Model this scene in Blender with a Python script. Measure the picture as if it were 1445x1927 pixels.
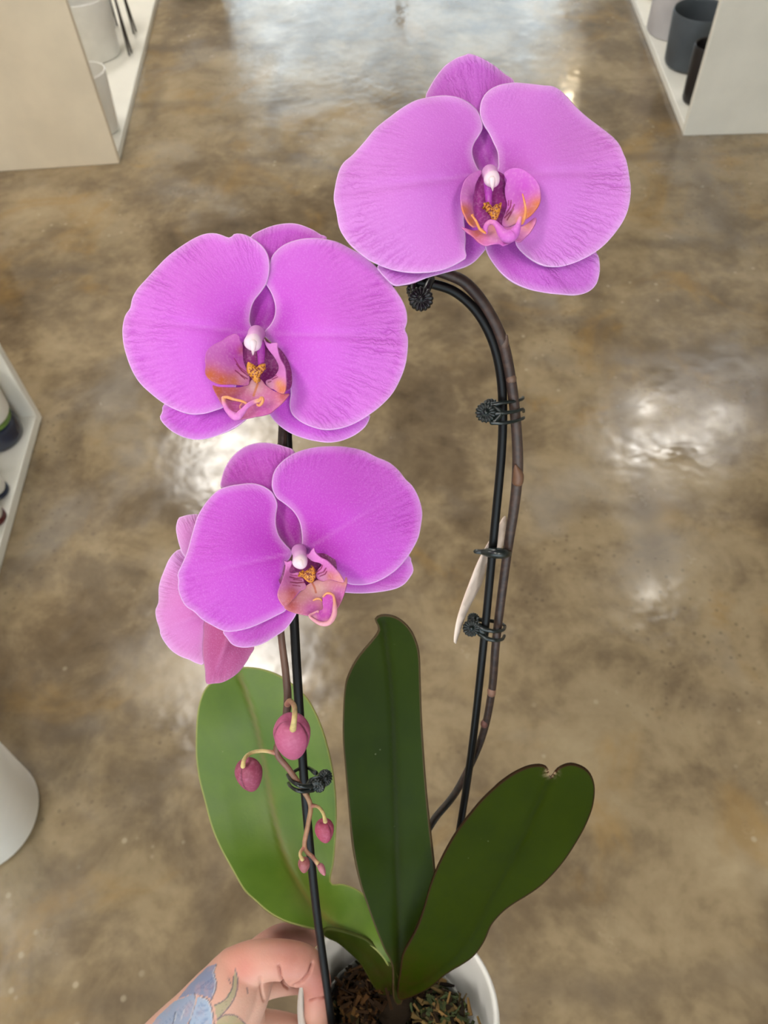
import bpy, bmesh, math, random
import numpy as np
from mathutils import Vector, Matrix
from mathutils.geometry import delaunay_2d_cdt

for o in list(bpy.data.objects):
    bpy.data.objects.remove(o)
SC = bpy.context.scene
COL = SC.collection
random.seed(7)
RNG = np.random.default_rng(11)

# ------------------------------------------------------------------ camera
F, CX, CY = 1480.0, 722.5, 963.5          # focal length in pixels of the 1445 x 1927 frame
CAM_H = 1.5


def unit(v):
    v = np.array(v, float)
    return v / np.linalg.norm(v)


_up = -unit([63.5 / F, -1049.5 / F, -1.0])
_vp = unit([(639 - CX) / F, (CY + 1250) / F, -1.0])
_fw = unit(_vp - _vp.dot(_up) * _up)
_rt = np.cross(_fw, _up)
RM = np.array([_rt, _fw, _up])            # camera axes -> world axes
CL = np.array([0.0, 0.0, CAM_H])
VIEW = RM @ np.array([0, 0, -1.0])        # viewing direction in the world
IMR = RM @ np.array([1.0, 0, 0])
IMU = RM @ np.array([0, 1.0, 0])

cam = bpy.data.cameras.new('camera')
camo = bpy.data.objects.new('camera', cam)
COL.objects.link(camo)
camo.matrix_world = Matrix.Translation(CL) @ Matrix(RM.tolist()).to_4x4()
cam.sensor_fit = 'VERTICAL'
cam.sensor_height = 35.0
cam.lens = 35.0 * F / 1927.0
cam.clip_start = 0.01
cam.dof.use_dof = True
cam.dof.focus_distance = 0.325
cam.dof.aperture_fstop = 20.0
SC.camera = camo

# ------------------------------------------------------------------ world and view
w = bpy.data.worlds.new('world')
SC.world = w
w.use_nodes = True
w.node_tree.nodes['Background'].inputs[0].default_value = (0.78, 0.89, 1.0, 1)
w.node_tree.nodes['Background'].inputs[1].default_value = 3.6
SC.view_settings.view_transform = 'Standard'
SC.view_settings.look = 'None'
SC.view_settings.exposure = 0.3
SC.view_settings.gamma = 1.0
SC.view_settings.use_curve_mapping = False
cy = SC.cycles
cy.max_bounces, cy.diffuse_bounces, cy.glossy_bounces, cy.transmission_bounces = 6, 3, 3, 5
cy.use_adaptive_sampling = True
cy.adaptive_threshold = .04
cy.caustics_reflective = cy.caustics_refractive = False
LAMP_L = 19.0                              # radiance of the strip lights
LAMP_C = (1.0, 0.96, 0.90)
CEIL_H = 3.6


# ------------------------------------------------------------------ helpers
def P(px, py, depth):
    px, py, depth = np.broadcast_arrays(np.asarray(px, float), np.asarray(py, float), np.asarray(depth, float))
    c = np.stack([(px - CX) / F * depth, -(py - CY) / F * depth, -depth], -1)
    return c @ RM.T + CL


def floor_pt(px, py, z=0.0):
    r = RM @ np.array([(px - CX) / F, -(py - CY) / F, -1.0])
    return CL + r * ((z - CAM_H) / r[2])


def proj(p):
    c = (np.asarray(p) - CL) @ RM
    return CX + F * c[..., 0] / -c[..., 2], CY - F * c[..., 1] / -c[..., 2]


def lin(r, g, b):
    f = lambda c: c / 12.92 if c <= 0.04045 else ((c + 0.055) / 1.055) ** 2.4
    return (f(r / 255), f(g / 255), f(b / 255), 1.0)


def tag(o, label=None, cat=None, group=None, kind=None):
    for k, v in (('label', label), ('category', cat), ('group', group), ('kind', kind)):
        if v:
            o[k] = v
    return o


def worldloc(o):
    v = np.zeros(3)
    while o:
        v = v + np.array(o.location)
        o = o.parent
    return v


def empty(name, loc, parent=None):
    o = bpy.data.objects.new(name, None)
    o.empty_display_size = 0.02
    COL.objects.link(o)
    loc = np.array(loc, float)
    if parent:
        o.parent = parent
        loc = loc - worldloc(parent)
    o.location = loc
    return o


def mesh_obj(name, V, faces, mat, parent=None, origin=None, smooth=True, attrs=None, solid=0.0, offset=-1.0, bevel=0.0):
    """one mesh object from world-space vertices"""
    V = np.asarray(V, float)
    if parent is not None:
        base = worldloc(parent)
    else:
        base = np.array(origin) if origin is not None else np.array([V[:, 0].mean(), V[:, 1].mean(), V[:, 2].min()])
    me = bpy.data.meshes.new(name)
    me.from_pydata((V - base).tolist(), [], [list(map(int, f)) for f in faces])
    for k, a in (attrs or {}).items():
        a = np.asarray(a, float)
        if a.ndim == 1:
            me.attributes.new(k, 'FLOAT', 'POINT').data.foreach_set('value', a)
        else:
            me.attributes.new(k, 'FLOAT_COLOR', 'POINT').data.foreach_set('color', np.hstack([a[:, :3], np.ones((len(a), 1))]).ravel())
    if smooth:
        me.polygons.foreach_set('use_smooth', [True] * len(me.polygons))
    me.materials.append(mat)
    me.update()
    o = bpy.data.objects.new(name, me)
    COL.objects.link(o)
    if parent is not None:
        o.parent = parent
    else:
        o.location = base
    if solid:
        m = o.modifiers.new('thickness', 'SOLIDIFY')
        m.thickness = solid
        m.offset = offset
    if bevel:
        m = o.modifiers.new('bevel', 'BEVEL')
        m.width = bevel
        m.segments = 2
        m.limit_method = 'ANGLE'
    return o


def box_geo(lo, hi):
    x0, y0, z0 = lo
    x1, y1, z1 = hi
    V = np.array([(x0, y0, z0), (x1, y0, z0), (x1, y1, z0), (x0, y1, z0), (x0, y0, z1), (x1, y0, z1), (x1, y1, z1), (x0, y1, z1)], float)
    Fc = [(3, 2, 1, 0), (4, 5, 6, 7), (0, 1, 5, 4), (1, 2, 6, 5), (2, 3, 7, 6), (3, 0, 4, 7)]
    return V, Fc


def join(geos):
    Vs, Fs, n = [], [], 0
    for V, fc in geos:
        Vs.append(np.asarray(V, float))
        Fs += [tuple(i + n for i in f) for f in fc]
        n += len(V)
    return np.vstack(Vs), Fs


def catmull(pts, step, closed=False):
    """smooth curve through pts (any dimension), resampled at about `step`"""
    p = np.asarray(pts, float)
    n = len(p)
    out = []
    for i in range(n if closed else n - 1):
        if closed:
            a, b, c, d = p[i - 1], p[i], p[(i + 1) % n], p[(i + 2) % n]
        else:
            a, b, c, d = p[max(i - 1, 0)], p[i], p[i + 1], p[min(i + 2, n - 1)]
        t = np.linspace(0, 1, 12, endpoint=False)[:, None]
        out.append(0.5 * (2 * b + (c - a) * t + (2 * a - 5 * b + 4 * c - d) * t ** 2 + (3 * b - 3 * c + d - a) * t ** 3))
    if not closed:
        out.append(p[-1:])
    q = np.vstack(out)
    if closed:
        q = np.vstack([q, q[:1]])
    s = np.concatenate([[0], np.cumsum(np.linalg.norm(np.diff(q, axis=0), axis=1))])
    m = max(int(round(s[-1] / step)), 3)
    ss = np.linspace(0, s[-1], m + 1)
    r = np.stack([np.interp(ss, s, q[:, k]) for k in range(q.shape[1])], 1)
    return r[:-1] if closed else r


def tube_geo(path, radii, seg=12, cap=True):
    path = np.asarray(path, float)
    n = len(path)
    radii = np.broadcast_to(np.asarray(radii, float), (n,)).copy()
    if cap:                                                # rounded ends
        t0, t1 = unit(path[0] - path[1]), unit(path[-1] - path[-2])
        r0, r1 = radii[0], radii[-1]
        path = np.vstack([path[0] + t0 * r0 * .85, path[0] + t0 * r0 * .5, path, path[-1] + t1 * r1 * .5, path[-1] + t1 * r1 * .85])
        radii = np.concatenate([[r0 * .3, r0 * .8], radii, [r1 * .8, r1 * .3]])
        n += 4
    T = np.gradient(path, axis=0)
    T /= np.linalg.norm(T, axis=1)[:, None] + 1e-12
    nrm = np.cross(T[0], [0.3, 0.2, 0.9])
    nrm /= np.linalg.norm(nrm)
    V = []
    a = np.linspace(0, 2 * math.pi, seg, endpoint=False)
    for i in range(n):
        nrm = nrm - T[i] * nrm.dot(T[i])
        nrm /= np.linalg.norm(nrm)
        b = np.cross(T[i], nrm)
        V.append(path[i] + radii[i] * (np.cos(a)[:, None] * nrm + np.sin(a)[:, None] * b))
    V = np.vstack(V)
    fc = []
    for i in range(n - 1):
        for j in range(seg):
            k = (j + 1) % seg
            fc.append((i * seg + j, i * seg + k, (i + 1) * seg + k, (i + 1) * seg + j))
    fc.append(tuple(range(seg))[::-1])
    fc.append(tuple((n - 1) * seg + j for j in range(seg)))
    return V, fc


def frame_of(axis):
    a = unit(axis)
    x = np.cross(a, [0.0, 1.0, 0.0] if abs(a[1]) < .9 else [1.0, 0, 0])
    x = unit(x)
    return x, np.cross(a, x), a


def lathe_geo(profile, origin, axis=(0, 0, 1), seg=48, lobes=0, depth=0.0, close=True):
    """profile: list of (radius, height) along the axis; lobes flute the radius"""
    X, Y, A = frame_of(axis)
    a = np.linspace(0, 2 * math.pi, seg, endpoint=False)
    V = []
    for r, h in profile:
        rr = r * (1 + depth * np.cos(lobes * a)) if lobes else r * np.ones(seg)
        V.append(np.asarray(origin) + h * A + rr[:, None] * (np.cos(a)[:, None] * X + np.sin(a)[:, None] * Y))
    n = len(profile)
    V = np.vstack(V)
    fc = []
    for i in range(n - 1):
        for j in range(seg):
            k = (j + 1) % seg
            fc.append((i * seg + j, i * seg + k, (i + 1) * seg + k, (i + 1) * seg + j))
    if close:
        fc.append(tuple(range(seg))[::-1])
        fc.append(tuple((n - 1) * seg + j for j in range(seg)))
    return V, fc


def seg_dist(pts, poly, closed=True):
    a = poly
    b = np.roll(poly, -1, 0) if closed else poly[1:]
    a = a if closed else poly[:-1]
    d = np.full(len(pts), 1e9)
    ab = b - a
    L2 = (ab ** 2).sum(1) + 1e-12
    for i in range(0, len(pts), 2000):
        q = pts[i:i + 2000, None, :] - a[None]
        t = np.clip((q * ab[None]).sum(2) / L2[None], 0, 1)
        d[i:i + 2000] = np.sqrt(((q - t[..., None] * ab[None]) ** 2).sum(2)).min(1)
    return d


def inside(pts, poly):
    x, y = pts[:, 0], pts[:, 1]
    c = np.zeros(len(pts), bool)
    j = len(poly) - 1
    for i in range(len(poly)):
        xi, yi = poly[i]
        xj, yj = poly[j]
        c ^= ((yi > y) != (yj > y)) & (x < (xj - xi) * (y - yi) / (yj - yi + 1e-12) + xi)
        j = i
    return c


def tps(ctrl):
    """thin-plate surface through (x, y, value) points"""
    c = np.asarray(ctrl, float)
    s = 100.0
    X = c[:, :2] / s

    def ker(d2):
        return 0.5 * d2 * np.log(d2 + 1e-9)
    K = ker(((X[:, None] - X[None]) ** 2).sum(2)) + 1e-4 * np.eye(len(X))
    n = len(X)
    Pm = np.hstack([np.ones((n, 1)), X])
    A = np.block([[K, Pm], [Pm.T, np.zeros((3, 3))]])
    sol = np.linalg.lstsq(A, np.concatenate([c[:, 2], np.zeros(3)]), rcond=None)[0]

    def f(q):
        q = np.asarray(q, float) / s
        return ker(((q[:, None] - X[None]) ** 2).sum(2)) @ sol[:n] + sol[n] + q @ sol[n + 1:]
    return f


def to_px(pts, T):
    p = np.asarray(pts, float).copy()
    p[:, 0] = T[0] + p[:, 0] / T[2]
    p[:, 1] = T[1] + p[:, 1] / T[2]
    return p


def sheet_geo(outline, spacing, rings=()):
    """triangulated sheet inside a closed smooth outline, in outline units"""
    poly = catmull(outline, spacing, True)
    lo, hi = poly.min(0), poly.max(0)
    xs = np.arange(lo[0], hi[0], spacing)
    ys = np.arange(lo[1], hi[1], spacing * .866)
    g = np.array([(x + (k % 2) * spacing / 2, y) for k, y in enumerate(ys) for x in xs])
    g = g[inside(g, poly)]
    keep = max(list(rings) + [0]) + spacing * .55
    g = g[seg_dist(g, poly) > keep] if len(g) else g
    t = np.roll(poly, -1, 0) - np.roll(poly, 1, 0)
    t /= np.linalg.norm(t, axis=1)[:, None] + 1e-9
    area = 0.5 * np.sum(poly[:, 0] * np.roll(poly[:, 1], -1) - np.roll(poly[:, 0], -1) * poly[:, 1])
    nn = np.stack([-t[:, 1], t[:, 0]], 1) * (1 if area > 0 else -1)
    pts = [poly]
    for r in rings:
        q = poly + nn * r
        ok = inside(q, poly)
        q = q[ok]
        q = q[seg_dist(q, poly) > r * .85]
        pts.append(q)
    if len(g):
        pts.append(g)
    allp = np.vstack(pts)
    n = len(poly)
    ve, _, fc, *_ = delaunay_2d_cdt([Vector(p) for p in allp], [(i, (i + 1) % n) for i in range(n)], [], 1, 1e-5)
    xy = np.array([tuple(v) for v in ve])
    # front faces look at the viewer (image y points down)
    out = []
    for f in fc:
        a, b, c = xy[f[0]], xy[f[1]], xy[f[2]]
        cr = (b[0] - a[0]) * (c[1] - a[1]) - (b[1] - a[1]) * (c[0] - a[0])
        out.append(tuple(f) if cr < 0 else tuple(f)[::-1])
    return xy, out, poly


# ------------------------------------------------------------------ materials
class NT:
    def __init__(self, name):
        self.m = bpy.data.materials.new(name)
        self.m.use_nodes = True
        self.t = self.m.node_tree
        self.bsdf = self.t.nodes['Principled BSDF']
        self.out = self.t.nodes['Material Output']

    def n(self, typ, **kw):
        nd = self.t.nodes.new(typ)
        for k, v in kw.items():
            setattr(nd, k, v)
        return nd

    def put(self, sock, v):
        if isinstance(v, bpy.types.NodeSocket):
            self.t.links.new(v, sock)
        elif v is not None:
            sock.default_value = v

    def attr(self, name, col=False):
        return self.n('ShaderNodeAttribute', attribute_name=name).outputs['Color' if col else 'Fac']

    def math(self, op, a, b=None, c=None, clamp=False):
        nd = self.n('ShaderNodeMath', operation=op, use_clamp=clamp)
        for i, v in enumerate((a, b, c)):
            self.put(nd.inputs[i], v)
        return nd.outputs[0]

    def mix(self, fac, a, b, mode='MIX'):
        nd = self.n('ShaderNodeMix', data_type='RGBA', blend_type=mode)
        self.put(nd.inputs['Factor'], fac)
        self.put(nd.inputs['A'], a)
        self.put(nd.inputs['B'], b)
        return nd.outputs['Result']

    def noise(self, scale, detail=4, rough=.55, vec=None, dist=0.0):
        nd = self.n('ShaderNodeTexNoise')
        nd.inputs['Scale'].default_value = scale
        nd.inputs['Detail'].default_value = detail
        nd.inputs['Roughness'].default_value = rough
        nd.inputs['Distortion'].default_value = dist
        if vec is None:
            vec = self.coord()
        self.put(nd.inputs['Vector'], vec)
        return nd.outputs['Fac']

    def coord(self, which='Object'):
        return self.n('ShaderNodeTexCoord').outputs[which]

    def ramp(self, fac, stops, interp='LINEAR'):
        nd = self.n('ShaderNodeValToRGB')
        nd.color_ramp.interpolation = interp
        e = nd.color_ramp.elements
        while len(e) < len(stops):
            e.new(0.5)
        for k, (p, c) in enumerate(stops):
            e[k].position = p
            e[k].color = c if len(c) == 4 else (*c, 1)
        self.put(nd.inputs[0], fac)
        return nd.outputs[0]

    def remap(self, v, a, b, c=0.0, d=1.0):
        nd = self.n('ShaderNodeMapRange', interpolation_type='SMOOTHSTEP')
        self.put(nd.inputs[0], v)
        for i, x in enumerate((a, b, c, d)):
            nd.inputs[i + 1].default_value = x
        return nd.outputs[0]

    def bump(self, h, strength=.3, dist=.001, normal=None):
        nd = self.n('ShaderNodeBump')
        nd.inputs['Strength'].default_value = strength
        nd.inputs['Distance'].default_value = dist
        self.put(nd.inputs['Height'], h)
        if normal:
            self.put(nd.inputs['Normal'], normal)
        return nd.outputs[0]

    def fin(self, color=None, rough=.5, spec=.5, normal=None, coat=None, trans=None, sss=None, metal=None):
        b = self.bsdf
        self.put(b.inputs['Base Color'], color)
        self.put(b.inputs['Roughness'], rough)
        self.put(b.inputs['Specular IOR Level'], spec)
        if normal:
            self.put(b.inputs['Normal'], normal)
        if coat:
            self.put(b.inputs['Coat Weight'], coat)
            b.inputs['Coat Roughness'].default_value = .15
        if trans:
            self.put(b.inputs['Transmission Weight'], trans)
        if metal:
            self.put(b.inputs['Metallic'], metal)
        if sss:
            b.inputs['Subsurface Weight'].default_value = sss[0]
            b.inputs['Subsurface Radius'].default_value = sss[1]
            b.inputs['Subsurface Scale'].default_value = sss[2]
        return self.m

    def translucent(self, color, fac):
        """let part of the light through a thin sheet"""
        tr = self.n('ShaderNodeBsdfTranslucent')
        self.put(tr.inputs[0], color)
        mx = self.n('ShaderNodeMixShader')
        mx.inputs[0].default_value = fac
        self.t.links.new(self.bsdf.outputs[0], mx.inputs[1])
        self.t.links.new(tr.outputs[0], mx.inputs[2])
        self.t.links.new(mx.outputs[0], self.out.inputs[0])


def plain(name, rgb, rough=.5, var=.06, scale=8.0, spec=.5, bump=0.0, bscale=200.0, coat=None):
    t = NT(name)
    c = lin(*rgb)
    nz = t.noise(scale, 5)
    col = t.mix(t.remap(nz, .3, .7), tuple(x * (1 - var) for x in c[:3]) + (1,), tuple(min(1, x * (1 + var)) for x in c[:3]) + (1,))
    nr = t.bump(t.noise(bscale, 3), bump, .0005) if bump else None
    return t.fin(col, rough, spec, nr, coat)


def petal_mat(name, deep, mid, pale, vein=.62, margin=.85):
    t = NT(name)
    edge, rb, ang = t.attr('edge'), t.attr('rb'), t.attr('ang')
    big = t.noise(60, 4)
    rbn = t.math('ADD', rb, t.math('MULTIPLY', t.math('SUBTRACT', big, .5), .25))
    c = t.ramp(rbn, [(0.0, lin(*deep)), (.30, lin(*mid)), (1.0, lin(*pale))])
    # veins fan out from the base, finer and stronger towards the margin
    wob = t.math('MULTIPLY', t.math('SUBTRACT', t.noise(190, 3), .5), 4.2)
    s1 = t.math('SINE', t.math('ADD', t.math('MULTIPLY', ang, 46.0), wob))
    v1 = t.math('POWER', t.math('ABSOLUTE', s1), 7.0)
    wob2 = t.math('MULTIPLY', t.math('SUBTRACT', t.noise(330, 2), .5), 6.0)
    s2 = t.math('SINE', t.math('ADD', t.math('MULTIPLY', ang, 83.0), wob2))
    v2 = t.math('POWER', t.math('ABSOLUTE', s2), 5.0)
    patchy = t.remap(t.noise(70, 3), .42, .66)
    vm = t.math('MULTIPLY', t.math('MAXIMUM', v1, t.math('MULTIPLY', v2, .7)), t.remap(rb, .35, .95))
    vm = t.math('MULTIPLY', vm, t.math('MULTIPLY_ADD', patchy, .75, .25))
    c = t.mix(t.math('MULTIPLY', vm, vein), c, lin(*deep))
    # crystalline cells
    cell = t.noise(1500, 2, .6)
    c = t.mix(t.math('MULTIPLY', t.remap(cell, .45, .75), .13), c, lin(245, 190, 250))
    mg = t.math('MULTIPLY', t.math('MULTIPLY_ADD', t.remap(edge, .0, .075, 1.0, 0.0), .62, t.math('MULTIPLY', t.remap(edge, .0, .45, 1.0, 0.0), .30)), margin)
    c = t.mix(mg, c, lin(238, 205, 240))
    c = t.mix(t.math('MULTIPLY', t.attr('rib'), .18), c, lin(240, 186, 240))
    nr = t.bump(t.math('ADD', t.math('MULTIPLY', cell, .35), t.math('MULTIPLY', vm, -.9)), .5, .0008)
    t.fin(c, .52, .25, nr)
    t.translucent(c, .22)
    return t.m


def lip_mat(name):
    t = NT(name)
    c = t.attr('pig', True)
    nz = t.noise(900, 2)
    c = t.mix(t.math('MULTIPLY', t.remap(nz, .45, .75), .15), c, lin(250, 205, 235))
    t.fin(c, .42, .35, t.bump(nz, .2, .0004))
    t.translucent(c, .15)
    return t.m


def leaf_mat(name, dark, light, rim, ribc, speck=.5, gloss=.40):
    t = NT(name)
    edge, rib, along = t.attr('edge'), t.attr('rib'), t.attr('along')
    n1 = t.noise(22, 4)
    n2 = t.noise(90, 3)
    c = t.mix(t.math('ADD', t.math('MULTIPLY', n1, .65), t.math('MULTIPLY', n2, .25)), lin(*dark), lin(*light))
    c = t.mix(t.math('MULTIPLY', t.math('MULTIPLY', t.attr('halo'), t.remap(n1, .35, .65)), .5), c, lin(*ribc))
    c = t.mix(t.math('MULTIPLY', rib, .55), c, lin(*ribc))
    c = t.mix(t.math('MULTIPLY', t.remap(edge, .02, .10, 1.0, 0.0), .85), c, lin(*rim))
    c = t.mix(t.attr('scar'), c, t.mix(t.remap(t.noise(400, 3), .4, .6), lin(74, 38, 26), lin(206, 176, 140)))
    sp = t.n('ShaderNodeTexVoronoi')
    sp.inputs['Scale'].default_value = 130
    t.put(sp.inputs['Vector'], t.coord())
    dots = t.math('MULTIPLY', t.remap(sp.outputs['Distance'], .02, .09, 1.0, 0.0), t.remap(t.noise(40, 2), .58, .68))
    c = t.mix(t.math('MULTIPLY', dots, speck), c, lin(150, 155, 120))
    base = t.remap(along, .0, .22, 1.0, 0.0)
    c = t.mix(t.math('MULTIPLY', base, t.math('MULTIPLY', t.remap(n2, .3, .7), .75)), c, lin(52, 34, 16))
    return t.fin(c, t.math('MULTIPLY_ADD', n2, .12, .40), gloss, t.bump(t.noise(260, 3), .12, .0008))


M = {}
M['petal_a'] = petal_mat('petal_orchid_pale', (186, 80, 190), (206, 112, 210), (218, 138, 221))
M['petal_b'] = petal_mat('petal_orchid_bright', (180, 50, 188), (210, 92, 217), (219, 124, 222))
M['petal_c'] = petal_mat('petal_orchid_deep', (172, 26, 174), (195, 66, 200), (205, 99, 209), vein=.45)
M['petal_d'] = petal_mat('petal_orchid_reverse', (170, 70, 140), (206, 112, 186), (222, 150, 214), vein=.6)
M['sepal_d'] = petal_mat('sepal_orchid_reverse', (150, 52, 104), (178, 80, 136), (186, 92, 150), vein=.4, margin=.3)
M['sepal_a'] = petal_mat('sepal_orchid_pale', (172, 62, 178), (190, 84, 196), (200, 108, 206), vein=.55)
M['sepal_b'] = petal_mat('sepal_orchid_bright', (166, 44, 172), (190, 70, 198), (206, 96, 212), vein=.45)
M['sepal_c'] = petal_mat('sepal_orchid_deep', (156, 34, 150), (184, 60, 184), (196, 88, 196), vein=.45)
M['lip'] = lip_mat('lip_pigment')
M['leaf_light'] = leaf_mat('leaf_light_green', (46, 78, 2), (98, 124, 30), (140, 140, 76), (108, 90, 40))
M['leaf_shaded'] = leaf_mat('leaf_green_shaded', (24, 36, 2), (46, 62, 10), (78, 62, 44), (30, 34, 8), .5, .07)  # middle leaf darkened: shade from its facing is put into the green
M['leaf_shaded_olive'] = leaf_mat('leaf_olive_shaded', (26, 36, 0), (48, 60, 0), (48, 28, 20), (30, 38, 3), .7, .03)  # right leaf, likewise with its shade put into a darker olive
M['under'] = leaf_mat('leaf_underside', (30, 40, 3), (52, 64, 10), (60, 66, 24), (44, 46, 10), .2, .08)
M['stake'] = plain('stake_black_plastic', (7, 6, 7), .42, .1, 40, .25)
M['clip'] = plain('clip_dark_green_plastic', (18, 26, 25), .3, .1, 60, .55)
M['clip_black'] = plain('clip_black_plastic', (9, 8, 12), .34, .1, 60, .55)


def stem_mat():
    t = NT('spike_skin')
    c = t.attr('pig', True)
    c = t.mix(t.math('MULTIPLY', t.remap(t.noise(300, 4), .4, .7), .35), c, lin(96, 70, 58))
    return t.fin(c, .45, .4, t.bump(t.noise(500, 3), .2, .0004))


M['stem'] = stem_mat()


def bud_mat():
    t = NT('bud_skin')
    c = t.attr('pig', True)
    nz = t.noise(700, 3)
    c = t.mix(t.math('MULTIPLY', t.remap(nz, .42, .7), .22), c, lin(196, 120, 150))
    return t.fin(c, .5, .35, t.bump(nz, .25, .0004))


M['bud'] = bud_mat()
M['ceramic'] = plain('pot_white_glaze', (232, 230, 224), .28, .03, 20, .5)
M['white_pot'] = plain('white_matt_ceramic', (236, 233, 226), .45, .03, 12, .5)
M['shelf_white'] = plain('shelf_white_melamine', (238, 234, 223), .4, .04, 6, .5)
M['panel_beige'] = plain('panel_beige_paint', (230, 216, 192), .5, .06, 5, .4)
M['panel_grey'] = plain('panel_greige_paint', (222, 217, 205), .5, .05, 5, .4)
M['slate'] = plain('slate_grey_glaze', (78, 84, 90), .45, .08, 12, .4)
M['black_pot'] = plain('black_brown_glaze', (38, 34, 34), .4, .15, 14, .4)
M['grey_pot'] = plain('pale_grey_glaze', (198, 194, 196), .5, .04, 12, .4)
M['wire'] = plain('dark_wire', (60, 52, 48), .45, .1, 30, .5)
M['wall'] = plain('wall_paint', (228, 224, 216), .7, .04, 3, .3)
M['ceil'] = plain('ceiling_paint', (122, 119, 114), .8, .05, 3, .2)
M['tag'] = plain('tag_card', (226, 206, 192), .6, .06, 60, .3)
M['pink'] = plain('pink_print', (226, 110, 130), .5, .05, 30, .4)
M['navy'] = plain('dark_blue_glass', (38, 44, 62), .15, .2, 20, .6)
M['saucer'] = plain('dark_red_glaze', (84, 34, 32), .35, .2, 20, .5)
M['foliage'] = plain('terrarium_leaf', (92, 118, 52), .5, .3, 80, .4)
M['frame'] = plain('window_frame_metal', (70, 70, 72), .4, .05, 10, .5)

t = NT('clear_plastic')
t.fin((.86, .88, .84, 1), .12, .5, t.bump(t.noise(60, 3), .3, .002), trans=.75)
M['clear'] = t.m
t = NT('window_glass')
tr, gl, mx = t.n('ShaderNodeBsdfTransparent'), t.n('ShaderNodeBsdfGlossy'), t.n('ShaderNodeMixShader')
tr.inputs[0].default_value = (.94, .97, .96, 1)
gl.inputs['Roughness'].default_value = .02
mx.inputs[0].default_value = .07
t.t.links.new(tr.outputs[0], mx.inputs[1])
t.t.links.new(gl.outputs[0], mx.inputs[2])
t.t.links.new(mx.outputs[0], t.out.inputs[0])
M['glass'] = t.m

def lamp_mat(pw, rgb=LAMP_C):
    """glowing diffuser of relative power pw"""
    k = 'lamp_%.2f' % pw
    if k not in M:
        t = NT(k)
        t.bsdf.inputs['Emission Color'].default_value = (*rgb, 1)
        t.bsdf.inputs['Emission Strength'].default_value = LAMP_L * pw
        M[k] = t.fin((.9, .9, .88, 1), .5)
    return M[k]


def floor_mat():
    t = NT('polished_concrete')
    o = t.coord()
    warp = t.n('ShaderNodeMapping')
    t.put(warp.inputs[0], o)
    warp.inputs['Scale'].default_value = (1.0, 1.0, 1.0)
    v = warp.outputs[0]
    n1 = t.noise(1.7, 4, .6, v, .6)
    n2 = t.noise(6.5, 5, .62, v, .4)
    n3 = t.noise(34, 4, .6, v)
    f = t.math('ADD', t.math('ADD', t.math('MULTIPLY', n1, .5), t.math('MULTIPLY', n2, .38)), t.math('MULTIPLY', n3, .12))
    c = t.ramp(f, [(.34, lin(82, 68, 51)), (.45, lin(112, 96, 74)), (.53, lin(140, 122, 94)), (.66, lin(166, 148, 118))])
    # ochre and pinkish stains, grey trowelled cloudiness
    c = t.mix(t.math('MULTIPLY', t.remap(t.noise(3.1, 5, .6, v, .8), .54, .72), .5), c, lin(150, 118, 66))
    c = t.mix(t.math('MULTIPLY', t.remap(t.noise(2.3, 4, .6, v, .3), .54, .70), .45), c, lin(140, 132, 122))
    # broad straight bands left by the slab joints
    sep = t.n('ShaderNodeSeparateXYZ')
    t.put(sep.inputs[0], o)
    for ax, off in (('X', .28), ('Y', .1)):
        wob = t.math('MULTIPLY', t.math('SUBTRACT', t.noise(2.2, 3, .6, v), .5), .12)
        q = t.math('PINGPONG', t.math('ADD', t.math('ADD', sep.outputs[ax], off), wob), .24)
        band = t.math('MULTIPLY', t.remap(q, .0, .045, 1.0, 0.0), t.remap(t.noise(1.4, 3, .6, v), .42, .62))
        c = t.mix(t.math('MULTIPLY', band, .42), c, lin(92, 80, 68))
    # pits and pale aggregate
    vo = t.n('ShaderNodeTexVoronoi')
    vo.inputs['Scale'].default_value = 46
    t.put(vo.inputs['Vector'], v)
    zone = t.remap(t.noise(2.0, 3, .6, v), .50, .64)
    pit = t.math('MULTIPLY', t.remap(vo.outputs['Distance'], .10, .24, 1.0, 0.0), zone)
    c = t.mix(t.math('MULTIPLY', pit, .4), c, lin(76, 66, 54))
    vo2 = t.n('ShaderNodeTexVoronoi')
    vo2.inputs['Scale'].default_value = 23
    t.put(vo2.inputs['Vector'], v)
    ch = t.math('MULTIPLY', t.remap(vo2.outputs['Distance'], .06, .16, 1.0, 0.0), t.remap(t.noise(3.3, 2, .5, v), .56, .66))
    c = t.mix(t.math('MULTIPLY', ch, .5), c, lin(186, 172, 146))
    rough = t.math('MULTIPLY_ADD', t.remap(t.noise(4.5, 5, .65, v), .3, .7), .20, .08)
    nr = t.bump(t.noise(7, 3, .6, v), .35, .006)
    return t.fin(c, rough, .62, nr)


M['floor'] = floor_mat()


def skin_mat():
    t = NT('skin')
    c = t.attr('pig', True)
    nz = t.noise(160, 5)
    c = t.mix(t.math('MULTIPLY', t.remap(nz, .45, .75), .25), c, lin(204, 146, 128))
    fine = t.noise(900, 3)
    return t.fin(c, .5, .38, t.bump(fine, .22, .0005), sss=(.12, (1.0, .35, .2), .004))


M['skin'] = skin_mat()


def soil_mat():
    t = NT('bark_and_moss')
    c = t.attr('pig', True)
    return t.fin(c, .85, .2, t.bump(t.noise(700, 4), .5, .001))


M['soil'] = soil_mat()

# ------------------------------------------------------------------ the room
XL, XR, YN, YF = -4.2, 5.0, -2.8, 8.0


def shell(name, geos, mat, bevel=0):
    V, fc = join(geos)
    o = mesh_obj(name, V, fc, mat, smooth=False, bevel=bevel)
    o['kind'] = 'structure'
    return o


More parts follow.
